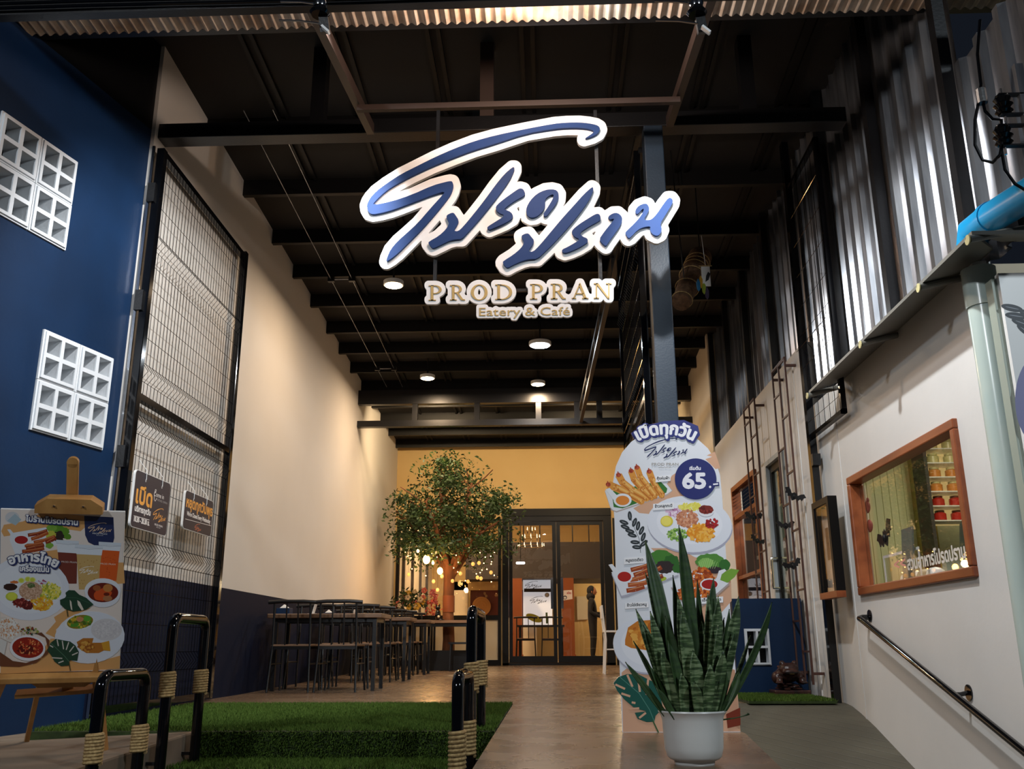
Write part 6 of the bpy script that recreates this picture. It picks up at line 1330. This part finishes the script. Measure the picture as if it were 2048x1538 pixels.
# lights in the tree
for x, y, r_ in ((853, 1119, .075), (880, 1142, .06), (836, 1102, .03), (866, 1126, .028)):
    p = tpx(x, y, -.55); MB().ell(p, (r_ * .8, r_ * .8, r_), 12, 8).build('lit_bulb', M['bulb'], tr, True); MB().tube([p + Vector((0, 0, r_)), p + Vector((0, .1, .5))], .004, 5).build('bulb_cord', M['black'], tr)
lamp('tree_bulb_light', 'POINT', tpx(866, 1135, -.7), 22, (1.0, .52, .2), .06)
M['glass_ball'] = mat('amber_glass_ball', (255, 200, 120), .1, emit=((255, 190, 100), .8))
for i, (x, y) in enumerate(((884, 1153), (867, 1163), (905, 1162), (936, 1163), (921, 1147), (955, 1155), (962, 1157), (982, 1145), (946, 1128), (875, 1180), (817, 1149), (920, 1128), (958, 1126))):
    p = tpx(x, y, -.5 + (i % 4) * .2); MB().ell(p, (.03, .03, .035), 10, 7).build('glass_ball', M['glass_ball'], tr, True); MB().tube([p + Vector((0, 0, .035)), p + Vector((0, 0, .35))], .002, 4).build('ball_cord', M['black'], tr)
for i in range(34):
    p = tpx(rnd.uniform(810, 1000), rnd.uniform(1095, 1165), rnd.uniform(-.7, .3)); MB().ell(p, (.009, .009, .009), 6, 4).build('fairy_light', M['bulb'], tr)
tt = thing('tree_table', 'dark bench-height table built around the tree trunk', 'table', (TX, TY, TZ))
zt = TZ + .76
for a, c in (((-2.3, TY - .55, zt), (TX - .13, TY + .5, zt + .045)), ((TX + .13, TY - .55, zt), (-1.28, TY + .5, zt + .045)), ((TX - .13, TY - .55, zt), (TX + .13, TY - .13, zt + .045)), ((TX - .13, TY + .13, zt), (TX + .13, TY + .5, zt + .045))): MB().box(a, c).build('table_top', M['table_wood'], tt)
for x in (-2.24, -1.34):
    for y in (TY - .48, TY + .43): MB().box((x - .03, y - .03, TZ), (x + .03, y + .03, zt)).build('leg', M['black'], tt)
MB().box((-2.26, TY - .5, zt - .06), (-1.32, TY - .46, zt)).build('apron', M['black'], tt)
bs_ = thing('soil_bin', 'black planter box around the foot of the tree under the table', 'planter', (TX, TY, TZ)); 
for a, c in (((-2.0, TY - .36, TZ), (-1.35, TY - .3, TZ + .32)), ((-2.0, TY + .3, TZ), (-1.35, TY + .36, TZ + .32)), ((-2.0, TY - .3, TZ), (-1.94, TY + .3, TZ + .32)), ((-1.41, TY - .3, TZ), (-1.35, TY + .3, TZ + .32))): MB().box(a, c).build('side', M['black'], bs_)
for x, lab in ((-2.15, 'low black stool under the tree table on the wall side'), (-1.45, 'low black stool under the tree table on the aisle side')):
    t = thing('low_stool', lab, 'stool', (x, TY - .75, TZ)); y = TY - .75
    MB().box((x - .17, y - .15, TZ + .42), (x + .17, y + .15, TZ + .45)).build('seat', M['black'], t)
    for sx in (-.15, .15):
        for sy in (-.13, .13): MB().bar((x + sx, y + sy, TZ), (x + sx * .9, y + sy * .9, TZ + .42), .022, .022).build('leg', M['black'], t)
cp = Vector((-1.86, TY - .38, zt + .045)); t = thing('cat_figurine', 'small black sitting cat figurine on the tree table beside the trunk', 'figurine', cp)
b = MB(); b.ell(cp + Vector((0, 0, .09)), (.05, .055, .095)); b.ell(cp + Vector((.0, -.01, .205)), (.042, .04, .042)); b.tube([cp + Vector((0, .05, .02)), cp + Vector((.06, .06, .012)), cp + Vector((.1, .02, .012))], [.014, .012, .01], 8); b.build('body', M['gloss_black'], t, True)
for d in (-.026, .026): MB().tube([cp + Vector((d, -.01, .235)), cp + Vector((d * 1.2, -.01, .275))], [.016, .002], 6).build('ear', M['gloss_black'], t)
MB().ell(cp + Vector((.02, -.06, .06)), (.022, .02, .022), 10, 6).build('ball', M['cream'], t, True)
# flowers at the left shopfront
FX, FY = -2.48, 15.0
ft = thing('side_table', 'dark side table carrying the flower arrangement next to the tree', 'table', (FX, 17.35, fz(17.35))); FY = 17.35; z = fz(FY)
MB().box((FX - .32, FY - .25, z + .8), (FX + .4, FY + .25, z + .84)).build('table_top', M['black'], ft)
for sx in (-.28, .36):
    for sy in (-.2, .2): MB().box((FX + sx - .02, FY + sy - .02, z), (FX + sx + .02, FY + sy + .02, z + .8)).build('leg', M['black'], ft)
t = thing('flower_arrangement', 'mixed pink and yellow flower arrangement in a dark vase near the tree', 'flowers', (FX - .1, FY, z + .84)); FX -= .1
MB().lathe([(.06, 0), (.1, .06), (.09, .14), (.06, .18)], (FX, FY, z + .84), 16).build('vase', M['dark_int'], t, True)
fc = [mat('flower_pink', (222, 120, 110), .7), mat('flower_yellow', (222, 178, 70), .7), mat('flower_white', (226, 206, 176), .7)]
for i in range(22):
    a, e_ = rnd.uniform(0, 2 * PI), rnd.uniform(.1, .33); p = Vector((FX + e_ * math.cos(a), FY + .6 * e_ * math.sin(a), z + 1.02 + rnd.uniform(.05, .36)))
    MB().tube([(FX, FY, z + .98), p], .005, 5).build('stem', M['leaf'], t)
    b = MB(); r_ = rnd.uniform(.035, .06)
    for k in range(5): b.ell(p + Vector((r_ * .7 * math.cos(2 * PI * k / 5), r_ * .4 * math.sin(k), r_ * .7 * math.sin(2 * PI * k / 5))), (r_ * .55, r_ * .3, r_ * .55), 6, 4)
    b.build('bloom', fc[i % 3], t, True)
b = MB()
for i in range(160):
    c_ = Vector((FX + max(-.33, rnd.gauss(0, .15)), FY + rnd.gauss(0, .1), z + 1.08 + abs(rnd.gauss(0, .16)))); ax = Vector((rnd.gauss(0, 1), rnd.gauss(0, 1), rnd.gauss(.4, .6))).normalized(); sd = ax.cross(Vector((rnd.gauss(0, 1), rnd.gauss(0, 1), 0.3))).normalized()
    b.add([c_ - ax * .06, c_ + sd * .018, c_ + ax * .06, c_ - sd * .018], [(0, 1, 2, 3)])
stuff(b.build('leaves', M['leaf'], t))

# ------------------------------------------------------------------ shopfront
def sp(x, y, Y=YB): return on(x, y, 'Y', Y)
fr = struct(bpy.data.objects.new('window_3', None)); COL.objects.link(fr); ORG['window_3'] = (0, 0, 0)
y0, y1 = YB - .03, YB + .09; zb = .1
for nm, a, c in (('head', (-3.06, y0, 2.88), (-.94, y1, 2.95)), ('jamb', (-3.06, y0, zb), (-3.0, y1, 2.88)), ('jamb', (-1.0, y0, zb), (-.94, y1, 2.88)), ('transom', (-3.0, y0, .96), (-1.0, y1, 1.05)), ('base_rail', (-3.0, y0, zb), (-1.0, y1, .2))): MB().box(a, c).build(nm, M['dark_frame'], fr)
MB().box((-3.0, YB + .02, 1.05), (-1.0, YB + .026, 2.88)).build('pane', M['tinted'], fr); MB().box((-3.0, YB, .2), (-1.0, YB + .06, .96)).build('kick_panel', M['cream'], fr)
P = Print((0, YB + .015, 0), (1, 0, 0), (0, 0, 1)); P.text('PROD PRAN', 953, 1140, 7.5, (220, 205, 180), bold=.2, width=40); P.text('Eatery & Café', 955, 1145, 3, (220, 205, 180), width=20); P.build('vinyl_lettering', fr)
fr2 = struct(bpy.data.objects.new('window_4', None)); COL.objects.link(fr2); ORG['window_4'] = (0, 0, 0)
for nm, a, c in (('head', (1.32, y0, 2.88), (2.2, y1, 2.95)), ('jamb', (1.32, y0, zb), (1.38, y1, 2.88)), ('jamb', (2.14, y0, zb), (2.2, y1, 2.88)), ('transom', (1.38, y0, .96), (2.14, y1, 1.05)), ('base_rail', (1.38, y0, zb), (2.14, y1, .2))): MB().box(a, c).build(nm, M['dark_frame'], fr2)
MB().box((1.38, YB + .02, 1.05), (2.14, YB + .026, 2.88)).build('pane', M['tinted'], fr2); MB().box((1.38, YB, .2), (2.14, YB + .06, .96)).build('kick_panel', M['cream'], fr2)
d1_ = struct(bpy.data.objects.new('door_1', None)); COL.objects.link(d1_); ORG['door_1'] = (0, 0, 0)
y0, y1 = YB - .06, YB + .1
for nm, a, c in (('head', (-.91, y0, 2.9), (1.29, y1, 3.15)), ('jamb', (-.91, y0, zb), (-.79, y1, 2.9)), ('jamb', (1.13, y0, zb), (1.29, y1, 2.9)), ('threshold', (-.91, y0, zb), (1.29, y1, .14))): MB().box(a, c).build(nm, M['dark_frame'], d1_)
MB().box((-.91, y0 - .02, 3.0), (1.29, y0, 3.02)).build('head_bead', M['dark_frame'], d1_)
for xa, xb in ((-.78, .165), (.185, 1.12)):
    lf = bpy.data.objects.new('door_leaf', None); COL.objects.link(lf); lf.parent = d1_; ORG[lf.name] = (0, 0, 0)
    for nm, a, c in (('stile', (xa, YB - .02, .15), (xa + .07, YB + .04, 2.89)), ('stile', (xb - .07, YB - .02, .15), (xb, YB + .04, 2.89)), ('top_rail', (xa + .07, YB - .02, 2.82), (xb - .07, YB + .04, 2.89)), ('bottom_rail', (xa + .07, YB - .02, .15), (xb - .07, YB + .04, .27))): MB().box(a, c).build(nm, M['dark_frame'], lf)
    MB().box((xa + .07, YB + .008, .27), (xb - .07, YB + .014, 2.82)).build('pane', M['tinted'], lf)
    hx = xb - .09 if xa < 0 else xa + .09; za, zb_ = sp(1107, 1218).z, sp(1107, 1156).z
    b = MB(); b.tube([(hx, YB - .02, za + .05), (hx, YB - .08, za + .05), ], .012, 8); b.tube([(hx, YB - .02, zb_ - .05), (hx, YB - .08, zb_ - .05)], .012, 8); b.box((hx - .025, YB - .1, za), (hx + .025, YB - .08, zb_)); b.build('pull_handle', M['chrome'], lf)
p = sp(1140, 1187); P = Print((0, YB - .001, 0), (1, 0, 0), (0, 0, 1)); P.pp([(1125, 1181), (1144, 1180), (1145, 1198), (1126, 1201)], (232, 214, 204)); P.up(); P.text('เปิด', 1138, 1188, 6, (190, 60, 50), bold=.3); P.ell(1130, 1195, 4, 4, (60, 50, 50)); P.ell(1130, 1195.5, 2.6, 2.4, (230, 226, 222)); P.build('door_sticker', d1_, M['print_matt'])

# ------------------------------------------------------------------ dining room behind the glass
IZ, IY = .15, 24.5
struct(MB().box((-3.6, YB + .12, -.1), (3.6, IY, IZ)).build('floor_inside', M['floor']))
struct(MB().box((-3.6, IY, 0), (3.6, IY + .1, 4.6)).build('wall_inside', M['yellow_wall'])); struct(MB().box((3.5, YB + .12, 0), (3.6, IY, 4.6)).build('wall_inside_right', M['cream']))
wil = struct(MB().box((-3.2, YB + .12, 0), (-3.05, IY, 4.6)).build('wall_inside_left', mat('inside_white', (226, 214, 190), .6))); struct(MB().box((-3.6, YB + .12, 4.2), (3.6, IY, 4.3)).build('ceiling_inside', M['cream']))
for y in (19.4, 20.7, 22.0, 23.2): MB().box((-3.05, y, .15), (-3.0, y + .12, 4.0)).build('batten', M['dark_int'], wil)
t = thing('mezzanine', 'dark mezzanine front crossing the dining room behind the glass', 'mezzanine', (0, 23, 2.6))
za, zz_ = sp(1000, 1158, 22.6).z, sp(1000, 1085, 22.6).z
MB().box((-2.0, 22.6, za), (3.5, 22.8, zz_)).build('fascia', M['dark_int'], t); MB().box((-2.0, 22.8, za), (3.5, IY, za + .15)).build('deck', M['dark_int'], t)
for i in range(9): MB().box((-.6 + i * .4, 22.65, zz_), (-.57 + i * .4, 22.68, zz_ + .5)).build('baluster', M['black'], t)
MB().box((-2.0, 22.62, zz_ + .5), (3.5, 22.7, zz_ + .56)).build('handrail', M['black'], t)
t = thing('service_counter', 'cream framed service counter with dark red board behind the left glass', 'counter', (-1.5, 23.2, IZ))
a, c = sp(900, 1158, 23.2), sp(1003, 1325, 23.2)
MB().box((-2.5, 23.2, IZ), (-.3, 23.6, sp(900, 1236, 23.2).z)).build('body', M['cream'], t); MB().box((-2.5, 23.3, sp(900, 1180, 23.2).z), (-.3, 23.5, za - .01)).build('lintel', mat('lintel_paint', (226, 190, 130), .7), t)
MB().box((-1.95, 23.45, sp(900, 1236, 23.2).z), (-.3, 23.5, sp(900, 1180, 23.2).z)).build('board', M['red_brown'], t); MB().box((-2.5, 23.3, IZ), (-2.0, 23.5, za - .01)).build('side', M['cream'], t)
for x, lab in (((1024, 1044), 'brown wooden pillar left of the white poster wall inside'), ((1124, 1148), 'brown wooden pillar between the poster wall and the doorway inside')):
    pa, pb = sp(x[0], 1200, 22.4), sp(x[1], 1200, 22.4); t = thing('wood_pillar', lab, 'pillar', ((pa.x + pb.x) / 2, 22.4, IZ)); MB().box((pa.x, 22.4, IZ), (pb.x, 22.6, za)).build('shaft', M['screen_brown'], t); MB().box((pa.x - .02, 22.38, IZ), (pb.x + .02, 22.62, IZ + .12)).build('plinth', M['brown_wood'], t)
pa, pb = sp(1046, 1158, 23.0), sp(1105, 1250, 23.0)
t = thing('poster_wall', 'white backlit poster with brush logo and yellow-green leaf inside the shop', 'poster', (pa.x, 23, pb.z)); MB().box((pa.x, 23.0, pb.z), (pb.x, 23.04, pa.z)).build('panel', mat('backlit_white', (226, 232, 240), .5, emit=((226, 238, 255), .55)), t)
P = Print((0, 23.0, 0), (1, 0, 0), (0, 0, 1)); P.pp([(1048, 1177), (1105, 1177), (1105, 1184), (1048, 1184)], (50, 48, 50)); print_logo(P, 1066, 1170, 34, (60, 60, 70)); print_logo(P, 1076, 1200, 34, (50, 50, 60)); P.ell(1094, 1190, 4.5, 4.5, (120, 120, 124)); P.ell(1094, 1190, 3.4, 3.4, (222, 228, 234)); P.ell(1068, 1236, 17, 7, (150, 150, 40), 22); P.line([(1093, 1225), (1094, 1247)], 4, (60, 80, 40)); P.build('print', t, M['print_matt'])
# furniture inside
tb = thing('indoor_table', 'dark table with chairs inside the shop behind the left door leaf', 'table', (.0, 21.2, IZ)); MB().box((-.7, 21.0, IZ + .72), (.35, 21.6, IZ + .76)).build('table_top', M['black'], tb)
for x in (-.64, .29):
    for y in (21.05, 21.55): MB().box((x - .025, y - .025, IZ), (x + .025, y + .025, IZ + .72)).build('leg', M['black'], tb)
for i, (x, w_) in enumerate(((-.5, 'near the left pillar'), (.05, 'near the door handles'))):
    c = copy_tree(proto, None, kids_of); c.location = (x, 20.7, IZ); c.rotation_euler = (0, 0, 0); c['label'] = 'black spindle-back chair inside the shop %s' % w_; c['group'] = 'chairs inside the shop'
fp = sp(963, 1205, 23.3); CT = sp(900, 1236, 23.2).z; t = thing('round_fan', 'round woven cane fan standing on the service counter', 'fan', (fp.x, 23.3, CT))
zc = CT + .28; b = MB(); b.tube([(fp.x, 23.28, zc), (fp.x, 23.33, zc)], .23, 32); b.build('disc', M['cane'], t, True)
for r_ in (.06, .12, .19): MB().tube([(fp.x + r_ * math.cos(2 * PI * i / 24), 23.275, zc + r_ * math.sin(2 * PI * i / 24)) for i in range(25)], .006, 5).build('ring', M['cane'], t)
MB().box((fp.x - .08, 23.24, CT), (fp.x + .08, 23.36, CT + .06)).build('foot', M['cane'], t)
rt_ = sp(866, 1225, 20.4); t = thing('red_plant', 'bushy red foliage plant behind the left glass', 'plant', (rt_.x, 20.4, IZ)); b = MB()
for i in range(260):
    q_ = rnd.random(); c_ = Vector((rt_.x + rnd.gauss(0, .11 * (1.2 - q_)), 20.4 + rnd.gauss(0, .1), IZ + .75 + q_ * .75)); ax = Vector((rnd.gauss(0, 1), rnd.gauss(0, 1), rnd.gauss(.5, .6))).normalized(); sd = ax.cross(Vector((rnd.gauss(0, 1), .3, rnd.gauss(0, 1)))).normalized(); b.add([c_ - ax * .05, c_ + sd * .02, c_ + ax * .05, c_ - sd * .02], [(0, 1, 2, 3)])
stuff(b.build('foliage', mat('red_leaf', (186, 62, 52), .6), t)); MB().lathe([(.1, 0), (.14, .02), (.16, .75)], (rt_.x, 20.4, IZ), 16).build('planter', M['dark_int'], t, True)
# chandelier seen as a reflection, built as a glowing lamp inside
ch = sp(1062, 1082, 21.6); t = thing('chandelier', 'crystal chandelier with small candle lights inside the shop, standing in for its reflection in the glass', 'chandelier', ch)
MB().tube([ch + Vector((0, 0, .2)), (ch.x, 21.6, 4.2)], .01, 6).build('stem', M['black'], t)
for r_, z, n in ((.30, -.12, 12), (.2, .08, 8), (.1, .25, 5)):
    MB().tube([(ch.x + r_ * math.cos(2 * PI * i / 20), 21.6 + r_ * math.sin(2 * PI * i / 20), ch.z + z) for i in range(21)], .008, 5).build('ring', mat('brass', (170, 140, 80), .3, .8), t)
    for i in range(n):
        x, y = ch.x + r_ * math.cos(2 * PI * i / n), 21.6 + r_ * math.sin(2 * PI * i / n); MB().tube([(x, y, ch.z + z), (x, y, ch.z + z + .07)], [.012, .004], 6).build('candle', mat('candle_glow', (255, 240, 210), .5, emit=((255, 232, 190), 2.5)), t); MB().ell((x, y, ch.z + z - .05), (.012, .012, .025), 6, 4).build('crystal', M['chrome'], t)
p = sp(1041, 1127, 21.0); t = thing('downlight_reflection', 'small white glowing disc inside the shop standing in for a reflected ceiling light', 'lamp', p); MB().lathe([(.001, -.01), (.1, -.008), (.1, .03), (.001, .03)], p, 20).build('lens', mat('reflection_glow', (255, 255, 250), .5, emit=((245, 250, 255), 6)), t); MB().tube([p, (p.x, p.y, 4.2)], .01, 6).build('stem', M['black'], t)  # glowing disc put in for a ceiling light reflected in the glass
# framed doorway poster and the person in black
pa, pb = sp(1155, 1190, 23.8), sp(1178, 1238, 23.8); t = thing('wall_frame', 'black framed notice on the cream wall inside the shop', 'picture', (pa.x, 23.8, pb.z)); MB().box((pa.x, 24.44, pb.z), (pb.x, 24.49, pa.z)).build('paper', M['cream'], t)
pdr = sp(1200, 1318, 22.5); sc_h = sp(1185, 1175, 22.5).z - IZ
person('person in black clothes and headscarf standing inside the right door leaf', (sp(1187, 1300, 21.9).x, 21.9, IZ), sp(1185, 1173, 21.9).z - IZ, PI * .45, M['cloth_black'], hood=True)
for x, y_, pw in ((-1.9, 21.0, 190), (.6, 20.6, 80)): lamp('dining_fill', 'AREA', (x, y_, 4.1), pw, (1.0, .72, .42), .4)  # lamps added without fixtures to brighten the dining room
lamp('dining_fill', 'POINT', (1.9, 23.4, 2.0), 90, (1.0, .8, .5), .1)  # added lamp, no fixture, lifting the wall behind the person in black
# white chair and table right of the doors
wc = thing('white_bar_chair', 'slim white metal bar chair beside the menu standee', 'chair', (1.0, 14.4, fz(14.4)))
z = fz(14.4)
for x, y, zt_ in ((.82, 14.2, .98), (.82, 14.6, .98), (1.2, 14.2, .62), (1.2, 14.6, .62)): MB().tube([(x + (.0 if x < 1 else .02), y, z), (x + .03, y, z + .5), (x + (-.02 if x < 1 else 0), y, z + zt_)], .014, 8).build('leg', M['white'], wc, True)
MB().box((.82, 14.2, z + .6), (1.22, 14.6, z + .625)).build('seat', M['white'], wc); MB().box((.795, 14.18, z + .8), (.815, 14.62, z + .99)).build('backrest', M['white'], wc)
for y in (14.2, 14.6): MB().tube([(.845, y, z + .35), (1.2, y, z + .35)], .01, 6).build('stretcher', M['white'], wc)
wt = thing('white_table', 'white high table behind the menu standee near the right wall', 'table', (1.5, 14.4, z)); MB().box((1.28, 14.05, z + .92), (1.85, 14.75, z + .95)).build('table_top', M['cream'], wt)
for x in (1.32, 1.81):
    for y in (14.1, 14.7): MB().box((x - .02, y - .02, z), (x + .02, y + .02, z + .92)).build('leg', M['cream'], wt)
